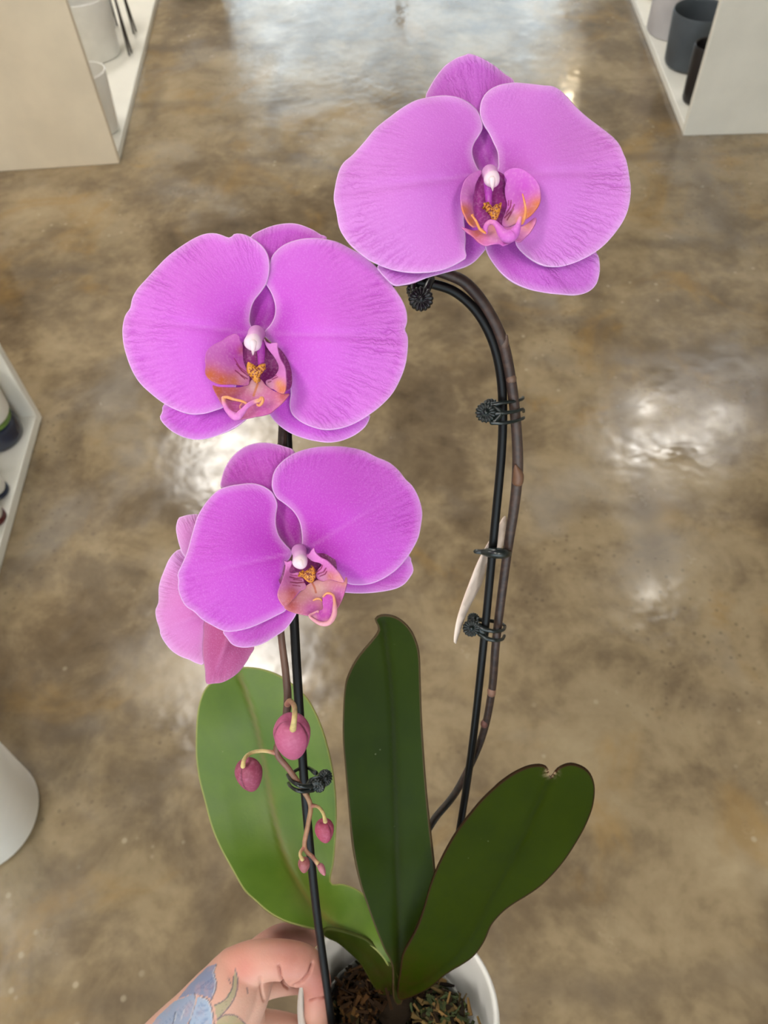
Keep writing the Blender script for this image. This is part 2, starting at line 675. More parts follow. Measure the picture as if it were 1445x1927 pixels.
shell('floor', [box_geo((XL, YN, -.1), (XR, YF, 0))], M['floor'])
shell('ceiling', [box_geo((XL, YN, CEIL_H + .06), (XR, YF, CEIL_H + .16))], M['ceil'])
shell('wall_left', [box_geo((XL - .1, YN, 0), (XL, YF, CEIL_H + .06))], M['wall'])
shell('wall_right', [box_geo((XR, YN, 0), (XR + .1, YF, CEIL_H + .06))], M['wall'])
WX0, WX1, WZ = -1.35, 1.9, 2.55
NX0, NX1, NZ = -2.6, 1.6, 2.4


def glazed_wall(name, wname, y, x0, x1, zt, muls):
    """wall with a shop window from floor to zt, framed and glazed"""
    shell(name, [box_geo((XL, y, 0), (x0, y + .1, CEIL_H + .06)), box_geo((x1, y, 0), (XR, y + .1, CEIL_H + .06)), box_geo((x0, y, zt), (x1, y + .1, CEIL_H + .06))], M['wall'])
    win = empty(wname, ((x0 + x1) / 2, y + .05, 0))
    win['kind'] = 'structure'
    xs = [x0] + list(muls) + [x1 - .06]
    for x in xs:
        V, fc = box_geo((x, y + .02, .06), (x + .06, y + .08, zt - .06))
        mesh_obj('mullion', V, fc, M['frame'], win, smooth=False)
    for z in (0, zt - .06):
        V, fc = box_geo((x0, y + .02, z), (x1, y + .08, z + .06))
        mesh_obj('rail', V, fc, M['frame'], win, smooth=False)
    for a, b in zip(xs[:-1], xs[1:]):
        V, fc = box_geo((a + .06, y + .045, .06), (b, y + .053, zt - .06))
        mesh_obj('pane', V, fc, M['glass'], win, smooth=False)


glazed_wall('wall_far', 'window_1', YF, WX0, WX1, WZ, (.24,))
glazed_wall('wall_near', 'added_window', YN - .1, NX0, NX1, NZ, (-1.2, .2))  # near wall's window is unseen, added to light the shelf end panels

# strip lights under the ceiling
LAMPS = [(-1.37, 4.45, .55, 1.2, 1), (-1.04, 2.45, .55, 1.2, 1), (-1.3, -1.3, .60, 1.2, 1), (.9, -2.0, .60, 1.2, 1), (-3.2, 1.0, .60, 1.2, 1),  # the two panels behind the camera are unseen, added for front light
         (2.20, 4.33, .40, .28, 1.7), (2.76, 4.36, .20, .32, 2.2), (1.86, 2.82, .16, .24, .7)]
for (x, y, wx, wy, pw) in LAMPS:
    l = empty('ceiling_light', (x, y, CEIL_H))
    tag(l, 'white flat light panel fixed under the shop ceiling' if wx > .5 else 'small bright lamp fixed under the shop ceiling', 'ceiling light', 'light panels under the shop ceiling' if wx > .5 else 'small lamps under the shop ceiling')
    hx, hy = wx / 2, wy / 2
    V, fc = box_geo((x - hx - .02, y - hy - .02, CEIL_H + .012), (x + hx + .02, y + hy + .02, CEIL_H + .06))
    mesh_obj('housing', V, fc, M['ceil'], l, smooth=False)
    V, fc = box_geo((x - hx, y - hy, CEIL_H - .01), (x + hx, y + hy, CEIL_H + .011))
    mesh_obj('diffuser', V, fc, lamp_mat(pw), l, smooth=False)


# two warm pendant lamps near the far window
for k, (x, z) in enumerate(((1.97, 2.12), (1.74, 2.20))):
    y = 7.0
    l = empty('pendant_lamp', (x, y, z))
    tag(l, ('warm pendant lamp hanging near the far shop window, the lower one', 'warm pendant lamp hanging near the far shop window, the higher one')[k], 'pendant lamp', 'pendant lamps near the far window')
    V, fc = tube_geo(np.array([[x, y, z + .16], [x, y, CEIL_H + .06]]), .004, 8, cap=False)
    mesh_obj('cord', V, fc, M['wire'], l)
    V, fc = lathe_geo([(.075, .0), (.07, .05), (.04, .12), (.015, .165), (.012, .16), (.036, .115), (.064, .05), (.07, .0)], (x, y, z), seg=32, close=False)
    mesh_obj('lamp_shade', V, fc, M['wire'], l)
    V, fc = lathe_geo([(.01, -.10), (.04, -.085), (.062, -.03), (.055, .02), (.03, .07), (.012, .10)], (x, y, z), seg=24)
    mesh_obj('bulb', V, fc, lamp_mat(5.0 - 1.5 * k, (1.0, .82, .55)), l)


# ------------------------------------------------------------------ shelving units
def shelving(label, pivot, rot, sx, depth, y0, y1, height, panel_mat):
    """pivot: front corner on the floor; sx = -1 if the unit lies to the left of its front edge"""
    u = empty('shelving_unit', (pivot[0], pivot[1], 0))
    tag(u, label, 'shelf', 'white display shelves along the aisle')
    c, s = math.cos(rot), math.sin(rot)

    def part(name, lo, hi, mat, bevel=.0025):
        V, fc = box_geo(lo, hi)
        if sx < 0:
            V[:, 0] *= -1
            fc = [f[::-1] for f in fc]
        W = V.copy()
        W[:, 0] = pivot[0] + c * V[:, 0] - s * V[:, 1]
        W[:, 1] = pivot[1] + s * V[:, 0] + c * V[:, 1]
        mesh_obj(name, W, fc, mat, u, smooth=False, bevel=bevel)
    th = .022
    part('end_panel', (0, y0, 0), (depth, y0 + th, height), panel_mat)
    part('end_panel', (0, y1 - th, 0), (depth, y1, height), panel_mat)
    part('bottom_board', (.001, y0 + th, .0), (depth - .012, y1 - th, .03), M['shelf_white'])
    part('back_rail', (depth - .034, y0 + th, height - .06), (depth - .012, y1 - th, height), M['shelf_white'])
    part('back_panel', (depth - .012, y0 + th, 0), (depth, y1 - th, height), M['shelf_white'])
    return u


shelving('white shelving unit with beige end panel at the far left', (-.895, 2.603), .031, -1, .55, 0, 1.9, 1.0, M['panel_beige'])
shelving('white shelving unit with greige end panel at the far right', (1.06, 2.600), -.040, 1, .55, 0, 1.9, 1.0, M['panel_grey'])
shelving('low white shelving unit at the left edge holding small jars', (-.902, 1.418), .02, -1, .50, -.80, 0, .85, M['shelf_white'])


def pot_profile(r0, r1, h, wall=.006, foot=.006, inner=.75):
    k = .6 * foot
    return [(r0 * .55, 0), (r0 - foot, 0), (r0 - foot * .3, foot * .35), (r0, foot), (r0 + (r1 - r0) * .5, h * .5), (r1, h - k), (r1 - k * .3, h - k * .2), (r1 - wall * .5, h),
            (r1 - wall + k * .2, h - k * .2), (r1 - wall, h - k), (r0 + (r1 - r0) * .5 - wall, h * .5), (r0 - wall, h * (1 - inner) + foot), (r0 * .5, h * (1 - inner))]


def pot(name, label, cat, base, r0, r1, h, mat, **kw):
    V, fc = lathe_geo(pot_profile(r0, r1, h, **kw), base, seg=56)
    return tag(mesh_obj(name, V, fc, mat, origin=base), label, cat)


# pots on the far left unit
SZ = .031
pot('white_cylinder_pot', 'tall white glossy cylinder pot in the far left shelving unit', 'pot', (-1.095, 3.355, SZ), .088, .104, .215, M['ceramic'])
pot('white_tumbler_pot', 'small white tapered pot in front of the tall white cylinder pot', 'pot', (-.968, 2.775, SZ), .052, .068, .205, M['white_pot'])
SA, SB, SD = np.array([-.962, 3.335, SZ]), np.array([-.972, 3.52, SZ]), np.array([-1.06, 3.58, SZ])
sc = (SA + SB + SD) / 3
st = empty('wire_plant_stand', sc)
tag(st, 'dark wire legged stand with white bowl in the left shelving unit', 'plant stand')
for q in (SA, SB, SD):
    for du in (-.010, .010):
        b = q + np.array([du * .3, du, .0045])
        V, fc = tube_geo(np.array([b, q + (sc - q) * .18 + [0, 0, .20]]), .0042, 8)
        mesh_obj('leg', V, fc, M['wire'], st)
V, fc = lathe_geo(pot_profile(.042, .056, .12), sc + [0, 0, .205], seg=48)
mesh_obj('bowl', V, fc, M['white_pot'], st)

# pots on the far right unit
pot('pale_grey_pot', 'pale grey cylinder pot behind the slate pot on the right shelf', 'pot', (1.195, 3.31, SZ), .108, .108, .26, M['grey_pot'])
pot('slate_pot', 'slate grey cylinder pot on the right shelf', 'pot', (1.180, 3.036, SZ), .090, .100, .185, M['slate'], foot=.015)
pot('black_pot', 'small black pot beside the end panel of the right shelf', 'pot', (1.139, 2.768, SZ), .050, .056, .19, M['black_pot'], foot=.012)
pot('white_dish', 'round white dish at the far end of the right shelf', 'dish', (1.17, 3.62, SZ), .04, .06, .05, M['white_pot'])

# things on the near left unit
p = floor_pt(5, 805, SZ)
jar = empty('terrarium_jar', (p[0], min(p[1], 1.328), SZ))
tag(jar, 'dark blue glass jar with green moss standing on the left shelf', 'jar')
jb = worldloc(jar)
V, fc = lathe_geo([(.03, 0), (.054, 0), (.060, .006), (.061, .02), (.060, .05), (.056, .06), (.05, .063)], jb, seg=48)
mesh_obj('glass_body', V, fc, M['navy'], jar)
V, fc = lathe_geo([(.03, .062), (.054, .063), (.056, .067), (.05, .072), (.03, .073)], jb, seg=40)
mesh_obj('moss_ring', V, fc, M['foliage'], jar)
b = jb + [0, 0, .0735]
V, fc = lathe_geo(pot_profile(.060, .063, .13, foot=.016), b, seg=48)
cup = mesh_obj('cup', V, fc, M['white_pot'], origin=b)
tag(cup, 'white cup with a pink spot stacked on the dark jar', 'cup')
V, fc = lathe_geo([(.0612, .05), (.0626, .051), (.0632, .085), (.0620, .086)], b, seg=48, close=False)
mesh_obj('pink_band', V, [f for f in fc if 0 <= f[0] % 48 < 6 or f[0] % 48 > 43], M['pink'], cup)
for i, (px, py) in enumerate(((-5, 927), (-11, 977))):
    p = floor_pt(px, py, SZ)
    b = np.array([p[0], p[1], SZ])
    q = empty('white_planter', b)
    tag(q, ('small white pot on a dark saucer on the left shelf, nearer the dark jar', 'small white pot on a dark red saucer at the frame edge')[i], 'pot', 'white pots on the left shelf')
    V, fc = lathe_geo([(.015, 0), (.026, 0), (.030, .004), (.030, .010), (.027, .012), (.012, .010)], b, seg=40)
    mesh_obj('saucer', V, fc, M['saucer' if i else 'navy'], q)
    V, fc = lathe_geo(pot_profile(.027, .030, .075, foot=.010), b + [0, 0, .0105], seg=44)
    mesh_obj('pot_body', V, fc, M['white_pot'], q)

# planters standing on the floor
p = floor_pt(-25, 1540)
pot('floor_planter', 'smooth white round planter standing on the floor at the left edge', 'planter', (p[0], p[1], 0), .104, .125, .36, M['white_pot'], foot=.022, wall=.01)
p = floor_pt(368, -28)
pot('floor_planter', 'white planter on the floor beyond the left shelving unit', 'planter', (p[0], p[1], 0), .105, .15, .28, M['white_pot'], foot=.03, wall=.01)

# ------------------------------------------------------------------ the white pot and its filling
RC = P(752, 1884, .485)                                     # centre of the rim
PA = RM @ unit([.10, .866, .5])                             # pot axis
R1, R0, PH = .0627, .046, .125
prof = [(.02, 0), (R0 - .006, 0), (R0 - .001, .003), (R0, .007), ((R0 + R1) / 2, .065), (R1, PH - .004), (R1 - .0008, PH - .001), (R1 - .0022, PH), (R1 - .0034, PH - .0003), (R1 - .0042, PH - .0011), (R1 - .0045, PH - .0022),
        (R1 - .0048, PH - .006), (R1 - .0056, PH - .014), ((R0 + R1) / 2 - .006, .065), (R0 - .006, .012), (.02, .010)]
PB = RC - PA * PH
V, fc = lathe_geo(prof, PB, PA, 96)
tag(mesh_obj('flower_pot', V, fc, M['ceramic'], origin=PB), 'white glazed ceramic pot holding the orchid, gripped by a hand', 'pot')
MC = RC - PA * .038                                         # centre of the bark surface
PX, PY_, _ = frame_of(PA)
V, fc = lathe_geo([(.030, -.062), (.0415, -.06), (.0470, 0), (.0478, .003), (.0484, .003), (.0478, -.001), (.0425, -.0605), (.030, -.0632)], MC + PA * .006, PA, 72, lobes=24, depth=.006)
tag(mesh_obj('nursery_pot', V, fc, M['clear'], origin=MC - PA * .06), 'thin clear plastic nursery pot inside the white pot', 'pot')
geos, cols = [], []
CL_, CR_ = P(688, 1862, .494), P(842, 1912, .489)
BARK = [(44, 28, 14), (70, 46, 22), (112, 78, 40), (34, 24, 16), (88, 78, 48), (52, 58, 32), (24, 18, 12), (140, 112, 68), (66, 74, 46), (30, 22, 14)]
d = lathe_geo([(.001, -.05), (.040, -.05), (.0462, -.003), (.044, .001), (.025, .003), (.001, .004)], MC, PA, 40)
geos.append(d)
cols += [lin(34, 24, 14)[:3]] * len(d[0])
for i in range(1900):
    r, a = .0445 * math.sqrt(random.random()), random.uniform(0, 6.283)
    pal = BARK
    c = MC + PA * random.uniform(0, .007) * (1 + 1.2 * (random.random() < .2)) + r * (math.cos(a) * PX + math.sin(a) * PY_)
    if i < 420:                                             # fibrous brown clump left of the crown
        c = CL_ + PX * random.gauss(0, .0065) + PY_ * random.gauss(0, .0065) + PA * random.gauss(-.006, .004)
        pal = [(80, 52, 22), (58, 38, 18), (102, 72, 34), (38, 25, 13)]
    elif i < 700:                                           # paler moss towards the rim on the right
        c = CR_ + PX * random.gauss(0, .0065) + PY_ * random.gauss(0, .006) + PA * random.gauss(-.001, .0015)
        pal = [(158, 124, 74), (120, 98, 56), (78, 86, 48), (58, 66, 36), (96, 110, 70), (52, 38, 22)]
    ln, wd, th = random.uniform(.0022, .0062), random.uniform(.0004, .0016), random.uniform(.0003, .0010)
    V, fc = box_geo((-ln, -wd, -th), (ln, wd, th))
    V[[1, 2, 5, 6]] *= np.array([1, random.uniform(.3, .9), random.uniform(.3, .9)])
    e = Matrix.Rotation(random.uniform(0, 6.28), 3, 'Z') @ Matrix.Rotation(random.uniform(-.6, .6), 3, 'Y') @ Matrix.Rotation(random.uniform(-1, 1), 3, 'X')
    V = V @ np.array(e).T
    V = c + V[:, :1] * PX + V[:, 1:2] * PY_ + V[:, 2:] * PA
    geos.append((V, fc))
    k = np.array(lin(*random.choice(pal))[:3]) * random.uniform(.35, .9)
    cols += [tuple(k)] * 8
V, fc = join(geos)
o = mesh_obj('potting_bark', V, fc, M['soil'], origin=MC - PA * .05, smooth=False, attrs={'pig': np.array(cols)})
tag(o, 'brown bark chips and moss filling the white pot', 'potting bark', kind='stuff')

# ------------------------------------------------------------------ the orchid
CROWN = P(745, 1880, .492)
orchid = empty('orchid_plant', CROWN)
tag(orchid, 'potted pink moth orchid with arching flower spike and green leaves', 'orchid')


def pigment(xy, base, blobs=(), strokes=()):
    """pigment of each point: soft blobs (x, y, r, rgb) and strokes (polyline, width, rgb)"""
    c = np.tile(np.array(lin(*base)[:3]), (len(xy), 1))
    for x, y, r, rgb in blobs:
        f = np.exp(-((xy[:, 0] - x) ** 2 + (xy[:, 1] - y) ** 2) / (r * r))[:, None]
        c = c * (1 - f) + f * np.array(lin(*rgb)[:3])
    for line, wd, rgb in strokes:
        dd = seg_dist(xy, np.asarray(line, float), False)
        f = np.clip(1.5 - dd / wd, 0, 1)[:, None] * .9
        c = c * (1 - f) + f * np.array(lin(*rgb)[:3])
    return c


def petal(name, outline, T, D0, parent, mat, base, bulge=4.0, drop=2.0, off=0.0, base_off=None, tilt=(0, 0), center=None, groove=1.0, wave=1.0, ctrl=(), seed=0, axis=None):
    """a petal from its outline: base point, dome `bulge` mm, edges dropping `drop` mm, `off` mm behind the flower's face"""
    ol = to_px(outline, T)
    b = to_px([base], T)[0]
    xy, fc, poly = sheet_geo(ol, 6.0, rings=(2.2, 5.5))
    cen = poly.mean(0)
    rng = np.random.default_rng(seed)
    bo = off if base_off is None else base_off
    cp = [(b[0], b[1], -bo), (cen[0], cen[1], bulge - off)]
    n = len(poly)
    for k in range(10):
        q = poly[int(k * n / 10)]
        if np.hypot(*(q - b)) > 45:
            cp.append((q[0], q[1], -drop - off + rng.normal(0, .8) * wave))
    for c in ctrl:
        q = to_px([c[:2]], T)[0]
        cp.append((q[0], q[1], c[2]))
    dz = tps(cp)(xy)
    ax = unit((cen if axis is None else to_px([axis], T)[0]) - b)
    rel = xy - b
    al = rel @ ax
    ac = rel @ np.array([-ax[1], ax[0]])
    L = al.max()
    e = seg_dist(xy, poly)
    dz -= groove * 1.4 * np.exp(-(ac / 8.0) ** 2) * np.clip(al / L * 2, 0, 1) * np.clip(1.15 - al / L, 0, 1)
    ang = np.arctan2(ac, np.maximum(al, 1) + 40)
    dz += wave * .5 * np.exp(-e / 22.0) * np.sin(ang * 17 + seed * 1.7) * np.clip(np.hypot(*rel.T) / 120 - .4, 0, 1)
    c = np.array(center if center is not None else b)
    dep = D0 - dz / 1000 + ((xy - c) @ np.array(tilt)) * 1e-5
    V = P(xy[:, 0], xy[:, 1], dep)
    at = {'edge': np.clip(e / 40, 0, 1), 'rb': np.clip(np.hypot(*rel.T) / (np.hypot(*(poly - b).T).max()), 0, 1), 'ang': ang,
          'rib': np.exp(-(ac / 3.0) ** 2) * np.clip(1.1 - 1.3 * al / L, 0, 1) * (al > 0)}
    return mesh_obj(name, V, fc, mat, parent, attrs=at, solid=.0009)


def lip_piece(name, outline, ctrl, T, D0, parent, base, blobs=(), strokes=(), spacing=1.0, thick=.0006):
    ol = np.asarray(outline, float)
    xy, fc, poly = sheet_geo(ol, spacing * T[2])
    dz = tps(ctrl)(xy)
    px = to_px(xy, T)
    V = P(px[:, 0], px[:, 1], D0 - dz / 1000)
    return mesh_obj(name, V, fc, M['lip'], parent, attrs={'pig': pigment(xy, base, blobs, strokes)}, solid=thick)


def lip_tube(name, pts, rad, T, D0, parent, base, blobs=(), seg=8):
    """pts: (x, y, mm towards the viewer)"""
    q = catmull(pts, 8.0)
    px = to_px(q[:, :2], T)
    V, fc = tube_geo(P(px[:, 0], px[:, 1], D0 - q[:, 2] / 1000), np.interp(np.linspace(0, 1, len(q)), np.linspace(0, 1, len(rad)), rad) / 1000, seg)
    x, y = proj(V)
    xy = np.stack([(x - T[0]) * T[2], (y - T[1]) * T[2]], 1)
    return mesh_obj(name, V, fc, M['lip'], parent, attrs={'pig': pigment(xy, base, blobs)})


def callus(outline, T, D0, parent, top, seed):
    """warty yellow crest at the throat, dotted dark red"""
    ol = np.asarray(outline, float)
    xy, fc, poly = sheet_geo(ol, .9 * T[2])
    e = seg_dist(xy, poly)
    rng = np.random.default_rng(seed)
    dz = top + 1.8 * (1 - np.exp(-e / 22)) + rng.normal(0, .12, len(xy))
    c = np.tile(np.array(lin(226, 158, 56)[:3]), (len(xy), 1))
    cen = poly.mean(0)
    ext = np.hypot(*(poly - cen).T).max()
    for _ in range(70):
        q = poly[rng.integers(len(poly))] * .0 + cen + rng.normal(0, .38, 2) * ext
        f = np.clip(1.6 - np.hypot(*(xy - q).T) / rng.uniform(5, 9), 0, 1)[:, None]
        c = c * (1 - f) + f * np.array(lin(128, 36, 40)[:3])
    px = to_px(xy, T)
    V = P(px[:, 0], px[:, 1], D0 - dz / 1000)
    return mesh_obj('callus', V, fc, M['lip'], parent, attrs={'pig': c}, solid=.0022)


def column(T, D0, parent, base, tip, r, beak):
    """the column: a stubby pale rod bending out of the flower, ending in a cream cap with a small beak"""
    b, t = np.array(base, float), np.array(tip, float)
    mid = b * .45 + t * .55 + np.array([0, -12, 2.0])
    q = catmull([b, b * .75 + t * .25 + [0, -10, .8], mid, t], 10)
    px = to_px(q[:, :2], T)
    n = len(q)
    rad = np.interp(np.linspace(0, 1, n), [0, .3, .7, 1], [r * 1.05, r * .86, r * .98, r]) / 1000
    V, fc = tube_geo(P(px[:, 0], px[:, 1], D0 - q[:, 2] / 1000), rad, 20)
    x, y = proj(V)
    xy = np.stack([(x - T[0]) * T[2], (y - T[1]) * T[2]], 1)
    mesh_obj('column', V, fc, M['lip'], parent, attrs={'pig': pigment(xy, (226, 156, 218), [(t[0], t[1], 130, (240, 204, 232))])})
    c = P(*to_px([t[:2]], T)[0], D0 - t[2] / 1000)
    ax = unit(RM @ unit([0, -.35, 1.0]))
    rr = r / 1000
    V, fc = lathe_geo([(rr * .98, -.3 * rr), (rr * 1.02, .15 * rr), (rr * .96, .5 * rr), (rr * .75, .8 * rr), (rr * .4, .98 * rr), (rr * .08, 1.04 * rr)], c, ax, 24, lobes=3, depth=.04)
    x, y = proj(V)
    xy = np.stack([(x - T[0]) * T[2], (y - T[1]) * T[2]], 1)
    mesh_obj('anther_cap', V, fc, M['lip'], parent, attrs={'pig': pigment(xy, (240, 212, 230), [(t[0], t[1] + 8, 50, (240, 214, 200))])})
    bk = np.array(beak, float)
    lip_tube('beak', [(t[0], t[1] + r * .5, t[2] + r * .7), ((t[0] + bk[0]) / 2, (t[1] + bk[1]) / 2 + 8, t[2] + r * .6), (bk[0], bk[1], t[2])], [r * .5, r * .3, .12], T, D0, parent, (240, 218, 224))


PINK, MAG, ORG, MAR = (214, 118, 190), (196, 78, 186), (218, 124, 74), (140, 26, 82)

# ---- flower at the top right
ZA = (600, 80, 1445 / 610)
DA = .305
fa = empty('flower', P(922, 322, DA), orchid)
fa['label'] = 'topmost pale orchid bloom at the end of the arch'
petal('petal', [(748, 582), (715, 570), (690, 520), (684, 480), (695, 445), (724, 398), (730, 372), (722, 335), (705, 300), (670, 268), (630, 247), (590, 238), (545, 236), (490, 243), (430, 258), (375, 288), (320, 328),
                (255, 380), (200, 445), (150, 500), (110, 535), (88, 575), (72, 640), (66, 700), (78, 760), (92, 830), (125, 885), (165, 925), (220, 968), (280, 998), (345, 1018), (420, 1026), (500, 1024),
                (560, 1012), (610, 990), (645, 968), (658, 954), (652, 920), (655, 880), (650, 820), (648, 770), (665, 700), (705, 640), (740, 600)], ZA, DA, fa, M['petal_a'], (745, 585), 5, 1, 0, axis=(120, 660), seed=1)
petal('petal', [(778, 590), (798, 560), (799, 520), (795, 485), (780, 450), (757, 402), (735, 368), (720, 330), (718, 290), (728, 250), (755, 215), (800, 190), (850, 180), (880, 178), (940, 183), (1000, 190), (1045, 195),
                (1080, 215), (1110, 245), (1150, 290), (1200, 335), (1260, 380), (1310, 420), (1340, 455), (1360, 500), (1372, 530), (1385, 600), (1391, 660), (1382, 730), (1360, 790), (1320, 850), (1270, 905),
                (1215, 945), (1150, 978), (1090, 997), (1050, 1000), (1000, 993), (950, 970), (905, 935), (880, 905), (874, 882), (862, 830), (838, 740), (808, 660), (786, 610)], ZA, DA, fa, M['petal_a'], (782, 585), 5, 1, 0, axis=(1340, 570), seed=2)
petal('sepal', [(475, 243), (490, 205), (520, 155), (560, 105), (610, 70), (658, 53), (672, 49), (720, 65), (780, 100), (830, 140), (872, 178), (860, 280), (825, 400), (806, 500), (800, 560), (770, 590), (720, 585), (675, 530), (620, 430),
                (550, 330), (492, 280)], ZA, DA, fa, M['sepal_a'], (760, 575), 2, 1, 6, base_off=.8, seed=3)
petal('sepal', [(738, 880), (745, 925), (770, 975), (810, 1025), (860, 1065), (930, 1098), (1000, 1115), (1080, 1123), (1150, 1125), (1200, 1112), (1235, 1080), (1250, 1035), (1252, 990), (1240, 940), (1180, 870), (1080, 810), (960, 760),
                (850, 720), (780, 690), (742, 740), (734, 820)], ZA, DA, fa, M['sepal_a'], (770, 690), 2, 0, 8, base_off=2, seed=4)
petal('sepal', [(772, 860), (755, 905), (725, 945), (690, 980), (640, 1005), (560, 1028), (480, 1050), (420, 1070), (360, 1083), (330, 1080), (300, 1055), (270, 1020), (262, 995), (330, 940), (450, 870), (560, 790), (650, 725), (720, 695),
                (768, 720), (780, 790)], ZA, DA, fa, M['sepal_a'], (755, 690), 2, 0, 9, base_off=2, seed=5)
LA = (840, 280, 1445 / 220)
lip_piece('shaded_throat', [(420, 300), (560, 260), (720, 330), (760, 500), (770, 700), (740, 880), (620, 980), (430, 960), (330, 860), (310, 650), (350, 430)],
          [(560, 300, 1.0), (420, 500, 1.0), (720, 500, 1.0), (560, 650, 2), (560, 950, 5), (350, 800, 2), (740, 800, 3)], LA, DA, fa, (150, 48, 132))  # dark magenta lip base, its shadow put into the colour too
lip_tube('column_foot', [(520, 420, 6), (520, 560, 5), (528, 690, 5)], [2.0, 1.5, 1.2], LA, DA, fa, (176, 62, 176))
column(LA, DA, fa, (535, 300, 1.5), (562, 375, 9), 3.0, (572, 522))
lip_piece('side_lobe', [(425, 265), (370, 280), (300, 320), (235, 390), (200, 480), (180, 560), (183, 640), (200, 740), (235, 830), (280, 910), (340, 960), (380, 955), (400, 925), (360, 860), (335, 760), (332, 680), (345, 560), (360, 450),
                        (395, 370), (435, 300)],
          [(430, 280, 3), (200, 500, 9), (190, 650, 11), (340, 960, 12), (350, 560, 4), (335, 760, 5), (390, 920, 8), (270, 600, 9)], LA, DA, fa, (208, 120, 200),
          [(215, 760, 90, ORG), (300, 900, 100, (222, 128, 70)), (340, 600, 50, (176, 76, 172))])
lip_piece('side_lobe', [(710, 310), (760, 260), (840, 236), (930, 250), (1010, 295), (1090, 370), (1143, 450), (1158, 560), (1150, 650), (1110, 730), (1030, 820), (930, 885), (830, 925), (750, 960), (690, 940), (690, 880), (725, 790), (748, 690),
                        (730, 600), (720, 500), (740, 400), (742, 378)],
          [(720, 320, 4), (930, 250, 8), (1150, 560, 12), (1030, 820, 13), (750, 950, 8), (730, 780, 4), (730, 550, 3), (900, 560, 5.5), (900, 750, 7)], LA, DA, fa, (206, 106, 204),
          [(1130, 700, 130, ORG), (1020, 810, 110, (216, 122, 66)), (900, 890, 90, (222, 140, 84)), (790, 880, 80, (220, 160, 170)), (960, 470, 120, (202, 88, 202))],
          [([(840, 690), (800, 770), (720, 850)], 9, MAR), ([(800, 640), (790, 720), (740, 800)], 8, MAR), ([(830, 740), (790, 810), (750, 880)], 8, MAR), ([(770, 640), (765, 700)], 6, MAR)])
lip_piece('mid_lobe', [(190, 965), (260, 990), (340, 1010), (420, 990), (500, 960), (580, 930), (660, 950), (760, 970), (850, 950), (930, 960), (1000, 920), (1070, 865), (1100, 850), (1112, 875), (1080, 950), (1030, 1030), (980, 1080), (910, 1143),
                       (858, 1135), (848, 1112), (790, 1155), (700, 1190), (640, 1165), (560, 1175), (480, 1190), (400, 1150), (330, 1080), (250, 1020)],
          [(190, 965, 10), (1110, 860, 12), (580, 940, 6), (480, 1180, 12), (910, 1140, 14), (700, 1180, 15), (650, 1060, 11), (400, 1050, 10), (900, 1040, 12)], LA, DA, fa, (214, 120, 190),
          [(380, 1040, 110, (210, 110, 110)), (700, 1150, 120, (202, 92, 192)), (1000, 950, 80, (218, 124, 130)), (600, 980, 100, (220, 150, 150))])
lip_tube('lip_curl', [(478, 1030, 13), (490, 950, 15), (540, 905, 16.5), (600, 920, 17), (650, 980, 17), (700, 1050, 17.5), (760, 1085, 18), (830, 1050, 18), (880, 960, 19), (912, 850, 20)],
         [1.0, .9, .9, 1.1, 1.7, 2.3, 2.4, 1.7, 1.0, .6], LA, DA, fa, (208, 106, 200), [(540, 920, 70, (216, 124, 180)), (912, 850, 60, (226, 140, 170))], 12)
lip_tube('tendril', [(480, 1042, 14), (410, 985, 15), (370, 900, 16), (335, 850, 16), (312, 822, 16), (325, 815, 16)], [.45, .6, .5, .4, .3], LA, DA, fa, (232, 150, 80))
lip_tube('tendril', [(930, 920, 17), (965, 850, 18), (978, 760, 18), (965, 660, 19), (940, 560, 19)], [.7, .6, .5, .4, .25], LA, DA, fa, (232, 150, 88))
callus([(455, 675), (500, 680), (545, 690), (570, 722), (600, 690), (640, 680), (682, 665), (672, 740), (650, 820), (605, 890), (560, 850), (500, 765)], LA, DA, fa, 6.5, 21)

# ---- flower in the middle left
ZB = (210, 400, 1445 / 590)
DB = .317
fb = empty('flower', P(490, 628, DB), orchid)
fb['label'] = 'bright orchid bloom at the middle left'
petal('petal', [(650, 545), (637, 505), (640, 460), (655, 410), (685, 370), (712, 330), (726, 280), (727, 230), (718, 190), (695, 155), (660, 125), (620, 103), (585, 96), (562, 100), (549, 114), (532, 113), (510, 104), (475, 95), (430, 98), (380, 118),
                (320, 155), (260, 200), (210, 250), (160, 305), (120, 350), (95, 395), (85, 440), (62, 475), (50, 530), (52, 590), (65, 650), (90, 720), (125, 780), (175, 830), (240, 880), (310, 915), (370, 930), (430, 927), (480, 912),
                (515, 898), (550, 860), (580, 780), (610, 690), (635, 600)], ZB, DB, fb, M['petal_b'], (650, 560), 5, 1, 0, axis=(90, 480), seed=6)
petal('petal', [(700, 560), (735, 512), (752, 470), (752, 420), (735, 370), (712, 332), (708, 315), (720, 270), (735, 210), (765, 170), (810, 140), (870, 122), (930, 117), (985, 122), (1040, 135), (1100, 165), (1160, 200), (1220, 250), (1270, 305),
                (1315, 365), (1345, 415), (1360, 460), (1362, 505), (1352, 540), (1365, 570), (1365, 630), (1355, 700), (1330, 770), (1290, 840), (1230, 900), (1160, 950), (1090, 985), (1020, 1000), (960, 998), (890, 975), (840, 940),
                (822, 905), (820, 870), (826, 830), (815, 760), (780, 670), (735, 600)], ZB, DB, fb, M['petal_b'], (710, 555), 5, 1, 0, axis=(1330, 570), seed=7)
petal('sepal', [(640, 112), (690, 80), (750, 58), (810, 49), (860, 53), (920, 75), (965, 102), (992, 122), (960, 250), (880, 400), (780, 500), (740, 545), (690, 560), (640, 540), (625, 450), (630, 300), (625, 180)], ZB, DB, fb, M['sepal_b'],
      (690, 550), 2, 0, 5.5, base_off=.8, seed=8)
